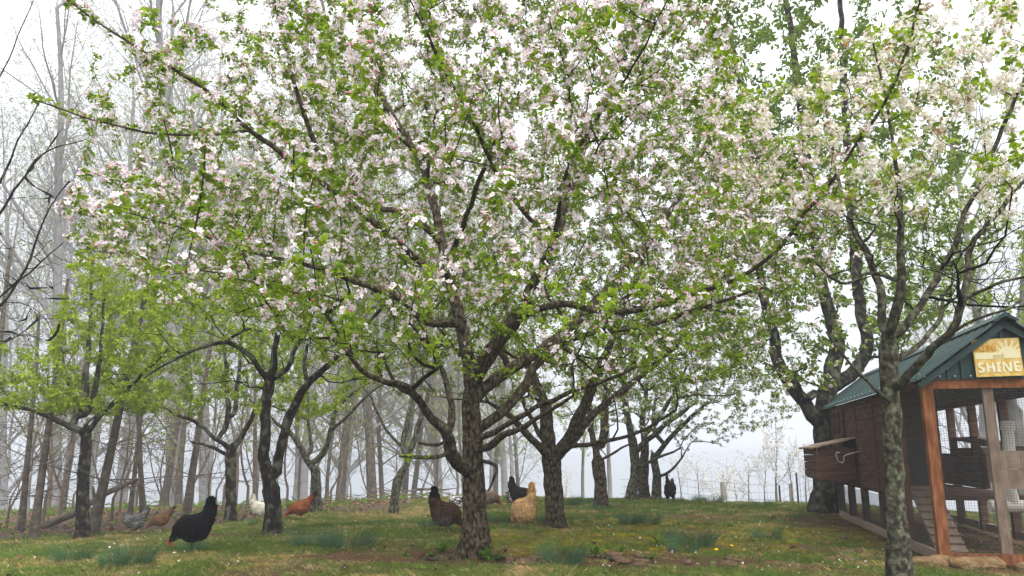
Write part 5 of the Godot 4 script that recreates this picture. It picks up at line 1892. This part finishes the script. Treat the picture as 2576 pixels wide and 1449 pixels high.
# plumage colours by breed: where on the body, p in hen space
func plume(breed: String, p: Vector3, pose: String) -> Color:
	var tail := clampf((p.y - 0.34) / 0.05, 0.0, 1.0) if p.x < -0.12 else 0.0
	var neck := clampf((p.x - 0.10) / 0.06, 0.0, 1.0)
	var j := nz.get_noise_3d(p.x * 60.0, p.y * 60.0, p.z * 60.0)
	match breed:
		"black":
			return Color(0.008, 0.008, 0.009) * (1.0 + 0.4 * j)
		"barred":
			var bar := sin((p.x * 0.6 - p.y) * 380.0 + 3.0 * j)
			return Color(0.05, 0.048, 0.05).lerp(Color(0.22, 0.215, 0.21), clampf(bar * 0.6 + 0.45, 0.0, 1.0))
		"orange":
			return Color(0.23, 0.11, 0.045).lerp(Color(0.12, 0.075, 0.05), 0.5 + 0.5 * j).lerp(Color(0.09, 0.06, 0.05), tail)
		"white":
			return Color(0.66, 0.63, 0.55) * (1.0 + 0.08 * j)
		"red":
			return Color(0.18, 0.055, 0.022).lerp(Color(0.25, 0.085, 0.035), 0.5 + 0.5 * j).lerp(Color(0.03, 0.02, 0.015), tail)
		"brown":
			var belly := clampf((0.20 - p.y) / 0.06, 0.0, 1.0) * clampf((-p.x + 0.02) / 0.06, 0.0, 1.0)
			return Color(0.045, 0.026, 0.018).lerp(Color(0.07, 0.04, 0.026), 0.5 + 0.5 * j).lerp(Color(0.12, 0.10, 0.095), belly).lerp(Color(0.012, 0.010, 0.010), tail)
		"mottled":
			return Color(0.012, 0.012, 0.014) if nz.get_noise_3d(p.x * 22.0, p.y * 22.0, p.z * 22.0) > -0.02 else Color(0.62, 0.61, 0.60)
		"grey_brown":
			return Color(0.12, 0.085, 0.065).lerp(Color(0.17, 0.135, 0.11), 0.5 + 0.5 * j).lerp(Color(0.16, 0.07, 0.04), neck)
		"laced":
			return Color(0.016, 0.014, 0.015).lerp(Color(0.08, 0.07, 0.068), clampf(j * 2.0 - 0.5, 0.0, 1.0))
		"buff":
			return Color(0.50, 0.29, 0.125).lerp(Color(0.62, 0.40, 0.20), 0.5 + 0.5 * j)
		"dark":
			return Color(0.016, 0.013, 0.015).lerp(Color(0.05, 0.04, 0.04), clampf(j, 0.0, 1.0)).lerp(Color(0.13, 0.05, 0.025), neck * 0.9)
	return Color(0.2, 0.2, 0.2)

func hen(label: String, breed: String, pose: String, at: Vector3, turn: float, size: float, shank: Color) -> void:
	var o := thing("hen", label, "hen", at, turn, "hens foraging in the orchard")
	o.scale = Vector3.ONE * size
	rng.seed = hash(breed + pose)
	var g := hen_skin(pose)
	var C := PackedColorArray()
	for p in g[0]:
		C.append(plume(breed, p, pose))
	part("body", commit([g[0], g[1], g[2], C]), M.plain, o)
	# lapping feathers
	var b := buf()
	for i in g[0].size():
		var p: Vector3 = g[0][i]
		var n: Vector3 = g[1][i]
		var is_tail := p.x < -0.13 and p.y > 0.30
		var head := (p.x > 0.16 and (p.y < 0.13 or p.y > 0.35))
		if head or rng.randf() > (0.9 if is_tail else 0.55):
			continue
		var flow := Vector3(-0.8, -0.35, 0) if p.x < 0.10 else Vector3(-0.75, (0.5 if pose != "stand" else -0.8), 0)
		if is_tail:
			flow = Vector3(-0.45, 0.9, 0)
		if p.y < 0.17 and p.x < 0.08:
			flow = Vector3(-0.4, -0.8, 0)
		flow = (flow + rdir() * 0.25)
		flow = (flow - n * flow.dot(n)).normalized()
		var d := (flow + n * (0.16 if is_tail else 0.10)).normalized()
		var k := (1.5 if is_tail else 1.0) * R(0.8, 1.2)
		var c := plume(breed, p, pose) * R(0.65, 1.45)
		c.a = 1.0
		leaf(b, p - n * 0.003, d, n, 0.040 * k, 0.022 * (0.8 if is_tail else 1.0), 0.0, 0.25, c)
	# folded wings: long lapped feathers along each side
	var wy := 0.235 if pose != "stand" else 0.265
	for z in [-1.0, 1.0]:
		var wb := buf()
		for i in 26:
			var t := rng.randf()
			var row := i % 3
			var st := Vector3(0.075 - 0.17 * t, wy + 0.045 - 0.035 * row + 0.03 * t, 0.0)
			var half := 0.04
			while half < 0.14 and hen_dist(hen_bones(pose), Vector3(st.x, st.y, half)) < 0.002:
				half += 0.004
			st.z = z * (half + 0.001)
			var c2 := plume(breed, Vector3(st.x - 0.04, st.y, st.z), pose) * R(0.55, 1.1)
			c2.a = 1.0
			leaf(wb, st, Vector3(-0.93, 0.10 - 0.12 * row, -z * 0.10 * t).normalized(), Vector3(0, 0.25, z), R(0.065, 0.095), 0.024, 0.0, 0.15, c2)
		part("wing", commit(wb), M.feather, o)
	# long tail feathers
	for i in 9:
		var a := -0.5 + i * 0.14
		var d := Vector3(-0.45 - 0.35 * a, 0.9 - 0.3 * a, R(-0.18, 0.18)).normalized()
		var st := Vector3(-0.195, 0.375 if pose != "low" else 0.34, R(-0.012, 0.012))
		if pose == "low":
			d = Vector3(-0.85, 0.6 - 0.4 * a, R(-0.15, 0.15)).normalized()
		leaf(b, st, d, Vector3(0.2, 0.1, 1.0 if i % 2 else -1.0), R(0.09, 0.12), 0.030, 0.0, 0.6, plume(breed, Vector3(-0.2, 0.44, 0), pose))
	part("feathers", commit(b), M.feather, o).set_meta("kind", "stuff")
	# head furniture
	var h := Vector3(0.226, 0.060, 0)
	var f := Vector3(0.35, -0.94, 0)
	var up := Vector3(0.94, 0.35, 0)
	if pose == "stand":
		h = Vector3(0.185, 0.39, 0)
		f = Vector3(0.98, -0.15, 0)
		up = Vector3(0.15, 0.98, 0)
	elif pose == "low":
		h = Vector3(0.230, 0.055, 0)
		f = Vector3(0.55, -0.83, 0)
		up = Vector3(0.83, 0.55, 0)
	b = buf()
	tube(b, PackedVector3Array([h + f * 0.016, h + f * 0.03, h + f * 0.045]), PackedFloat32Array([0.011, 0.007, 0.0012]), 7)
	part("beak", commit(b), mat("beak", sc(0.22, 0.15, 0.07), 0.5), o)
	var redm: StandardMaterial3D = M.comb
	b = buf()
	for i in 5:
		var s := -0.026 + i * 0.012
		var ht := 0.014 + 0.010 * sin(PI * (i + 0.5) / 5.0)
		var c0 := h + up * 0.019 + f * (s + 0.014)
		for z in [-0.004, 0.004]:
			tri(b, c0 - f * 0.009 + Vector3(0, 0, z), c0 + up * ht + f * -0.004, c0 + f * 0.009 + Vector3(0, 0, z), Color.WHITE)
		quad(b, c0 - f * 0.009 + Vector3(0, 0, -0.004), c0 - f * 0.009 + Vector3(0, 0, 0.004), c0 + f * 0.009 + Vector3(0, 0, 0.004), c0 + f * 0.009 + Vector3(0, 0, -0.004), Color.WHITE)
	part("comb", commit(b), redm, o)
	for z in [-0.011, 0.011]:
		b = buf()
		tube(b, PackedVector3Array([h + f * 0.016 - up * 0.012 + Vector3(0, 0, z), h + f * 0.018 - up * 0.026 + Vector3(0, 0, z), h + f * 0.018 - up * 0.038 + Vector3(0, 0, z)]), PackedFloat32Array([0.004, 0.008, 0.003]), 7, 0.0, Color.WHITE, true)
		part("wattle", commit(b), redm, o)
		b = buf()
		tube(b, PackedVector3Array([h + up * 0.004 + f * 0.004 + Vector3(0, 0, z * 1.4), h + up * 0.004 + f * 0.004 + Vector3(0, 0, z * 2.05)]), PackedFloat32Array([0.014, 0.007]), 9, 0.0, Color.WHITE, true)
		part("face", commit(b), redm, o)
		var em := SphereMesh.new()
		em.radius = 0.005
		em.height = 0.01
		em.radial_segments = 8
		em.rings = 5
		var eye := part("eye", em, M.screen if M.has("screen") else M.dark_rock, o)
		eye.position = h + up * 0.006 + f * 0.004 + Vector3(0, 0, z * 2.1)
	# legs with four toes
	var lm := mat("shank", shank.linear_to_srgb(), 0.6)
	for z in [-0.05, 0.05]:
		b = buf()
		var foot := Vector3(-0.015 + (0.035 if z > 0 else -0.02), -0.022, z)
		tube(b, PackedVector3Array([Vector3(-0.03, 0.13, z), Vector3(-0.04, 0.085, z), foot]), PackedFloat32Array([0.014, 0.009, 0.007]), 7)
		for a in [-0.5, 0.0, 0.5, PI]:
			var L := 0.045 if a != PI else 0.022
			tube(b, PackedVector3Array([foot, foot + Vector3(cos(a) * L, -0.002, sin(a) * L)]), PackedFloat32Array([0.006, 0.003]), 5, 0.0, Color.WHITE, true)
		part("leg", commit(b), lm, o)

func hens() -> void:
	M.comb = mat("comb", sc(0.50, 0.025, 0.018), 0.6)
	var dk := Color(0.04, 0.035, 0.03)
	var ylw := Color(0.30, 0.20, 0.08)
	# turn: 0 looks to +x (right in the picture), PI to the left, +PI/2 away from the viewer
	var list := [
		["large glossy black hen pecking beside a grass tuft", "black", "peck", 478, 1387, 7.2, PI - 0.12, 1.0, dk],
		["grey barred hen walking at the edge of the wood", "barred", "peck2", 333, 1347, 12.5, PI + 0.25, 1.0, ylw],
		["tawny orange hen stooping behind the barred hen", "orange", "low", 400, 1330, 13.2, PI - 0.1, 1.0, ylw],
		["white hen half hidden by the lichen-crusted trunk", "white", "peck", 655, 1306, 14.3, 0.5, 0.95, ylw],
		["rust red hen with bright comb pecking behind the lichen-crusted tree", "red", "low", 752, 1301, 13.0, PI - 0.15, 1.12, ylw],
		["dark brown hen with grey belly pecking beside the large apple trunk", "brown", "peck", 1122, 1345, 8.3, 0.75, 1.02, ylw],
		["black and white mottled hen beyond the large apple trunk", "mottled", "stand", 1150, 1268, 14.0, PI - 0.3, 0.92, ylw],
		["grey brown hen stooping behind the large apple trunk", "grey_brown", "peck", 1232, 1262, 14.2, 0.15, 1.0, ylw],
		["black hen with tail raised on the crest grass", "laced", "peck", 1312, 1262, 13.2, 0.35, 1.08, dk],
		["small black and white hen behind the black hen on the crest", "mottled", "peck", 1284, 1258, 14.6, PI * 0.6, 0.95, ylw],
		["golden buff hen seen from behind pecking between the apple trunks", "buff", "peck", 1316, 1331, 8.5, PI * 0.68, 1.05, ylw],
		["buff hen almost hidden behind the second apple trunk", "buff", "peck", 1401, 1292, 10.6, 1.25, 0.9, ylw],
		["dark hen with chestnut neck walking away on the crest", "dark", "stand", 1688, 1266, 14.0, PI * 0.36, 1.12, dk]]
	for a in list:
		var p := P(a[3], a[4], a[5])
		p.y = H(p.x, -p.z) + 0.02
		hen(a[0], a[1], "stand" if a[2] == "peck2" else a[2], p, a[6], a[7] * 0.84, a[8])

# ---------------------------------------------------------------- grass, plants, stones and what lies on the ground
func blade(b: Array, o: Vector3, d: Vector3, L: float, w: float, bend: float, c: Color) -> void:
	var s := d.cross(Vector3(d.z, 0.3, -d.x)).normalized() * w
	var out := Vector3(d.x, 0, d.z)
	var m := o + d * L * 0.55
	var t := o + d * L + out * bend * L - Vector3.UP * bend * L * 0.4
	tri(b, o - s, m - s * 0.8, o + s, c)
	tri(b, o + s, m - s * 0.8, m + s * 0.8, c)
	tri(b, m - s * 0.8, t, m + s * 0.8, c)

func clump(sd: int, n: int, spread: float, L: float, lean: float, w: float, c0: Color, c1: Color) -> ArrayMesh:
	rng.seed = sd
	var b := buf()
	for i in n:
		var a := R(0, TAU)
		var r := spread * sqrt(rng.randf())
		var d := Vector3(cos(a) * lean * R(0.2, 1.3) + R(-0.15, 0.15), 1, sin(a) * lean * R(0.2, 1.3) + R(-0.15, 0.15)).normalized()
		blade(b, Vector3(cos(a) * r, -0.005, sin(a) * r), d, L * R(0.5, 1.15), w * R(0.7, 1.2), R(0.0, 0.5), c0.lerp(c1, rng.randf()))
	return commit(b)

func grass_and_small() -> void:
	var turf := [clump(4000, 26, 0.055, 0.034, 0.8, 0.0016, Color(0.085, 0.15, 0.03), Color(0.22, 0.285, 0.075)), clump(4001, 22, 0.06, 0.044, 0.9, 0.0016, Color(0.05, 0.095, 0.022), Color(0.14, 0.19, 0.045))]
	var dry := [clump(4002, 20, 0.055, 0.038, 1.4, 0.0015, Color(0.28, 0.21, 0.10), Color(0.52, 0.41, 0.21)), clump(4003, 18, 0.05, 0.03, 1.8, 0.0016, Color(0.20, 0.14, 0.075), Color(0.38, 0.29, 0.15))]
	var mossy := clump(4004, 34, 0.05, 0.016, 0.9, 0.0022, Color(0.20, 0.19, 0.016), Color(0.38, 0.33, 0.035))
	rng.seed = 4010
	var spots := [[], [], [], [], []]
	var cols := [[], [], [], [], []]
	for i in 60000:
		var d := 3.6 + 14.0 * pow(rng.randf(), 1.25)
		var half := d * 0.72 + 0.6
		var x := R(-half, half)
		var so := soil(x, d)
		var li := litter(x, d)
		if rng.randf() < so * 0.93 or rng.randf() < li:
			continue
		var mo := moss(x, d)
		var k := 0
		if rng.randf() < mo * 0.9:
			k = 4
		elif rng.randf() < straw(x, d) * 0.7 + so * 0.3:
			k = 2 + rng.randi() % 2
		else:
			k = rng.randi() % 2
		var sz := R(0.7, 1.25) * (1.0 + 0.75 * nz.get_noise_2d(x * 1.1, d * 1.1 + 50.0)) * (1.0 + d * 0.03)
		spots[k].append(Transform3D(Basis.from_euler(Vector3(R(-0.15, 0.15), R(0, TAU), R(-0.15, 0.15))).scaled(Vector3(sz, sz * R(0.7, 1.2), sz)), Vector3(x, H(x, d), -d)))
		var g := 0.85 + 0.4 * (nz.get_noise_2d(x * 0.6 + 12.0, d * 0.6) * 0.5 + 0.5) + R(-0.15, 0.15)
		cols[k].append(Color(g * R(0.8, 1.25), g, g * R(0.75, 1.1)))
	var ms := [turf[0], turf[1], dry[0], dry[1], mossy]
	var names := ["grass", "grass_blades", "dry_grass", "straw", "moss"]
	var labs := ["short green turf grass across the orchard floor", "longer green grass mixed through the turf", "straw-coloured dry grass patches in the turf", "flattened dead straw lying through the turf", "yellow-green moss in the bare patches"]
	for k in 5:
		copies(names[k], ms[k], M.blade, spots[k], cols[k], self)
		tag(get_node(NodePath(names[k])), labs[k], "grass" if k < 4 else "moss", "", "stuff")
	# tall blue-green tufts
	var tuft := [clump(4020, 330, 0.075, 0.165, 0.5, 0.0009, Color(0.04, 0.098, 0.05), Color(0.095, 0.165, 0.085)), clump(4021, 260, 0.06, 0.15, 0.6, 0.0009, Color(0.05, 0.12, 0.055), Color(0.11, 0.20, 0.09)), clump(4022, 480, 0.13, 0.165, 0.55, 0.0009, Color(0.038, 0.092, 0.05), Color(0.09, 0.155, 0.085))]
	var tl := [[795, 1368, 7.4, 2, 1.0, "wide blue-green grass tuft in front of the lichen-crusted tree"], [872, 1372, 7.2, 2, 1.15, "tallest blue-green grass tuft before the lichen-crusted tree"], [482, 1388, 7.15, 1, 0.9, "grass tuft under the breast of the large black hen"], [178, 1420, 6.2, 0, 1.0, "thin grass tuft on the turf toward the wood"], [332, 1432, 6.0, 0, 1.1, ""], [285, 1440, 5.9, 1, 0.9, ""], [1255, 1300, 9.8, 2, 0.8, "bright grass tuft between the large trunk and the buff hen"], [1350, 1300, 9.9, 2, 0.95, "grass tuft between the buff hen and the second trunk"], [1588, 1322, 9.8, 0, 1.1, ""], [1636, 1322, 9.8, 0, 1.0, ""], [1738, 1375, 7.6, 2, 1.1, "large grass tuft beside the yellow-green weed"], [1720, 1395, 7.0, 1, 1.1, ""], [1782, 1262, 15.0, 2, 1.2, "grass tuft on the crest near the wooden fence post"], [1916, 1282, 14.5, 1, 1.5, "grass tuft standing alone on the crest"], [1516, 1284, 12.6, 2, 0.8, "grass tuft at the foot of the twin-stemmed apple"], [1930, 1345, 8.8, 2, 0.75, ""], [1415, 1440, 5.9, 0, 1.2, "sparse grass tuft beside the rounded roots"], [1760, 1268, 15.2, 1, 1.1, ""], [1425, 1262, 14.0, 2, 1.2, "grass tuft on the crest behind the second trunk"], [740, 1338, 9.6, 1, 0.8, ""], [940, 1318, 12.0, 1, 0.7, ""], [1075, 1340, 9.0, 0, 0.7, ""], [1475, 1275, 14.5, 1, 1.0, ""], [1180, 1268, 14.0, 1, 0.9, ""], [640, 1320, 12.6, 1, 0.7, ""]]
	rng.seed = 4030
	for a in tl:
		var o := part(numbered("grass_tuft"), tuft[a[3]], M.blade, self)
		var p := P(a[0], a[1], a[2])
		o.position = Vector3(p.x, H(p.x, -p.z), p.z)
		o.rotation.y = R(0, TAU)
		o.scale = Vector3(1.5, 1.15, 1.5) * a[4]
		tag(o, a[5] if a[5] else "blue-green grass tuft in the open turf", "grass tuft", "blue-green grass tufts in the turf")
	# leafy weeds
	var weed := buf()
	rng.seed = 4040
	for i in 11:
		var a := R(0, TAU)
		var e := R(0.5, 1.2)
		leaf(weed, Vector3(cos(a) * 0.01, 0.0, sin(a) * 0.01), Vector3(cos(a) * sin(e), cos(e), sin(a) * sin(e)), Vector3.UP, R(0.07, 0.13), R(0.03, 0.045), 0.3, R(0.4, 1.2), Color(0.06, 0.13, 0.02).lerp(Color(0.13, 0.22, 0.035), rng.randf()))
	var wm := commit(weed)
	var yw := mat("weed_yellow", sc(1, 1, 1), 0.6)
	yw = M.leaf.duplicate()
	yw.albedo_color = sc(1.0, 0.85, 0.6)
	var wl := [[1110, 1385, 7.0, 1.3, 0, "leafy green weed left at the foot of the large apple trunk"], [1085, 1395, 6.8, 0.8, 0, "small leafy weed at the foot of the large apple trunk"], [1242, 1388, 6.6, 1.5, 0, "leafy root shoots against the large apple trunk"], [1500, 1400, 6.7, 1.2, 0, "broad-leaved weed among the mossy roots"], [1660, 1378, 7.4, 1.4, 1, "yellow-green broad-leaved weed beside the large grass tuft"], [1560, 1400, 6.6, 0.8, 0, "flat weed beside the reddish stones"], [1230, 1415, 6.5, 0.9, 0, "weed at the root flare of the large apple trunk"], [1420, 1388, 6.9, 0.8, 0, "weed in the moss behind the roots"], [1530, 1300, 12.2, 1.5, 1, "yellow-green weed behind the twin-stemmed apple"], [1765, 1372, 7.5, 0.9, 1, "small yellow-green weed in the turf"], [1635, 1422, 6.2, 0.9, 0, "flat rosette weed in the turf near the dark stone"], [1440, 1325, 9.8, 0.8, 1, "small weed beside the second trunk"], [1020, 1405, 6.5, 0.6, 0, "tiny weed in the bare soil"]]
	for a in wl:
		var o := part(numbered("weed"), wm, yw if a[4] else M.leaf, self)
		var p := P(a[0], a[1], a[2])
		o.position = Vector3(p.x, H(p.x, -p.z) + 0.005, p.z)
		o.rotation.y = R(0, TAU)
		o.scale = Vector3.ONE * a[3]
		tag(o, a[5], "weed", "leafy weeds")
	# stones
	var sl := [[1275, 1403, 6.6, 0.075, 0.045, 0.055, 0, "rounded mossy brown stone beside the large apple trunk"], [1340, 1403, 6.7, 0.07, 0.035, 0.05, 0, "brown stone half sunk between the roots"], [1318, 1420, 6.4, 0.08, 0.04, 0.06, 0, "small brown stone before the roots"], [1424, 1430, 6.1, 0.09, 0.035, 0.05, 0, "low brown stone under the sparse grass tuft"], [1692, 1394, 6.9, 0.045, 0.03, 0.04, 2, "dark grey round stone in the turf"], [1545, 1405, 6.5, 0.07, 0.025, 0.05, 1, "broken reddish rock in the bare patch, largest of its group"]]
	for k in 11:
		sl.append([R(1548, 1625), R(1392, 1424), 0.0, R(0.03, 0.06), R(0.015, 0.028), R(0.025, 0.045), 1, "broken reddish stone chip in the bare patch"])
	for k in 8:
		sl.append([R(1700, 1860), R(1405, 1430), 0.0, R(0.02, 0.05), R(0.012, 0.02), R(0.02, 0.035), 1, "flat reddish stone chip in the soil strip"])
	for k in 14:
		sl.append([R(2060, 2350), R(1305, 1425), 0.0, R(0.03, 0.07), R(0.015, 0.03), R(0.03, 0.05), 1, "loose stone in the dark soil beside the coop"])
	for k in sl.size():
		var a: Array = sl[k]
		var d: float = a[2] if a[2] > 0.0 else ground_dist(a[0], a[1])
		var p := P(a[0], a[1], d)
		var o := part(numbered("stone"), rock(4100 + k, Vector3(a[3], a[4], a[5])), [M.red_rock, M.red_rock, M.dark_rock][a[6]], self)
		o.position = Vector3(p.x, H(p.x, -p.z) + a[4] * 0.3, p.z)
		o.rotation.y = R(0, TAU)
		tag(o, a[7], "stone", "stones in the orchard floor")
	# roots creeping from the trunk
	var rt := [[[1235, 1402, 6.7], [1300, 1412, 6.55], [1350, 1400, 6.65], [1400, 1392, 6.8]], [[1440, 1400, 6.7], [1500, 1412, 6.5], [1570, 1432, 6.2]], [[1260, 1440, 5.9], [1330, 1438, 5.95], [1400, 1440, 5.9]], [[1160, 1400, 6.75], [1100, 1412, 6.6], [1050, 1415, 6.5]]]
	for k in rt.size():
		var b := buf()
		var pts := PackedVector3Array()
		var rr := PackedFloat32Array()
		var o0 := Vector3.ZERO
		for q in rt[k]:
			var p := P(q[0], q[1], q[2])
			p.y = H(p.x, -p.z) + 0.008
			if pts.is_empty():
				o0 = p
			pts.append(p - o0)
			rr.append(lerpf(0.032, 0.012, float(pts.size() - 1) / (rt[k].size() - 1)))
		tube(b, pts, rr, 8, 0.2, Color.WHITE, true)
		var o := part(numbered("root"), commit(b), M.bark, self)
		o.position = o0
		tag(o, ["gnarled root curving over the soil beside the mossy stone", "thin root running past the broad-leaved weed", "fallen stick lying in the grass before the roots", "short root creeping toward the small leafy weed"][k], "root" if k != 2 else "stick", "")
	# fallen sticks near the hen
	# dandelions
	var pb := buf()
	rng.seed = 4200
	for i in 16:
		var a := TAU * i / 16.0
		for r in [0.016, 0.011]:
			tri(pb, Vector3(0, 0.07 + (0.004 if r < 0.012 else 0.0), 0), Vector3(cos(a) * r, 0.075, sin(a) * r), Vector3(cos(a + 0.35) * r, 0.075, sin(a + 0.35) * r), Color(0.75, 0.48, 0.015))
	tube(pb, PackedVector3Array([Vector3.ZERO, Vector3(0.004, 0.07, 0)]), PackedFloat32Array([0.002, 0.002]), 4, 0.0, Color(0.12, 0.18, 0.04))
	var pm := commit(pb)
	for a in [[1807, 1416, 6.35], [1852, 1384, 7.2], [1836, 1380, 7.3], [1668, 1263, 14.5], [1706, 1284, 12.0], [1930, 1300, 11.5], [2005, 1283, 14.0]]:
		var p := P(a[0], a[1], a[2])
		var o := part(numbered("dandelion"), pm, M.plain, self)
		o.position = Vector3(p.x, H(p.x, -p.z), p.z)
		o.rotation = Vector3(R(0.3, 0.7), R(0, 6), 0)
		tag(o, "yellow dandelion flower in the turf", "dandelion", "dandelions in the turf")
	# fallen petals and stray leaves
	var fb := buf()
	leaf(fb, Vector3(-0.009, 0, 0), Vector3.RIGHT, Vector3.UP, 0.022, 0.017, 0.5, 0.8, Color(0.82, 0.80, 0.80))
	var sp := []
	var cl := []
	for i in 900:
		var d := 4.5 + 8.5 * rng.randf()
		var x := R(-0.72, 0.62) * d
		if litter(x, d) > 0.3 or rng.randf() > 0.35 + 0.9 * nz.get_noise_2d(x * 0.5, d * 0.5 + 80.0):
			continue
		sp.append(Transform3D(Basis.from_euler(Vector3(R(-0.5, 0.5), R(0, 6), R(-0.5, 0.5))).scaled(Vector3.ONE * R(0.6, 1.3)), Vector3(x, H(x, d) + R(0.015, 0.04), -d)))
		cl.append(Color.WHITE)
	copies("fallen_petals", commit(fb), M.petal, sp, cl, self)
	tag(get_node("fallen_petals"), "white fallen petals scattered over the turf", "petals", "", "stuff")
	var db := buf()
	leaf(db, Vector3(-0.035, 0, 0), Vector3.RIGHT, Vector3.UP, 0.07, 0.045, 0.5, 1.0, Color(0.20, 0.095, 0.05))
	sp = []
	cl = []
	for i in 150:
		var d := 4.6 + 9.0 * rng.randf()
		var x := R(-0.72, 0.66) * d
		sp.append(Transform3D(Basis.from_euler(Vector3(R(-0.6, 0.6), R(0, 6), R(-0.6, 0.6))).scaled(Vector3.ONE * R(0.6, 1.2)), Vector3(x, H(x, d) + 0.025, -d)))
		cl.append(Color(0.6, 0.65, 0.7).lerp(Color(1.1, 1.15, 1.15), rng.randf()))
	copies("fallen_leaves", commit(db), M.plain, sp, cl, self)
	tag(get_node("fallen_leaves"), "brown fallen leaves scattered over the turf", "fallen leaves", "", "stuff")

func ground_dist(px: float, py: float) -> float:   # where that pixel's ray meets the ground
	var d := 3.0
	while d < 18.0:
		var p := P(px, py, d)
		if p.y < H(p.x, d):
			return d
		d += 0.05
	return 18.0
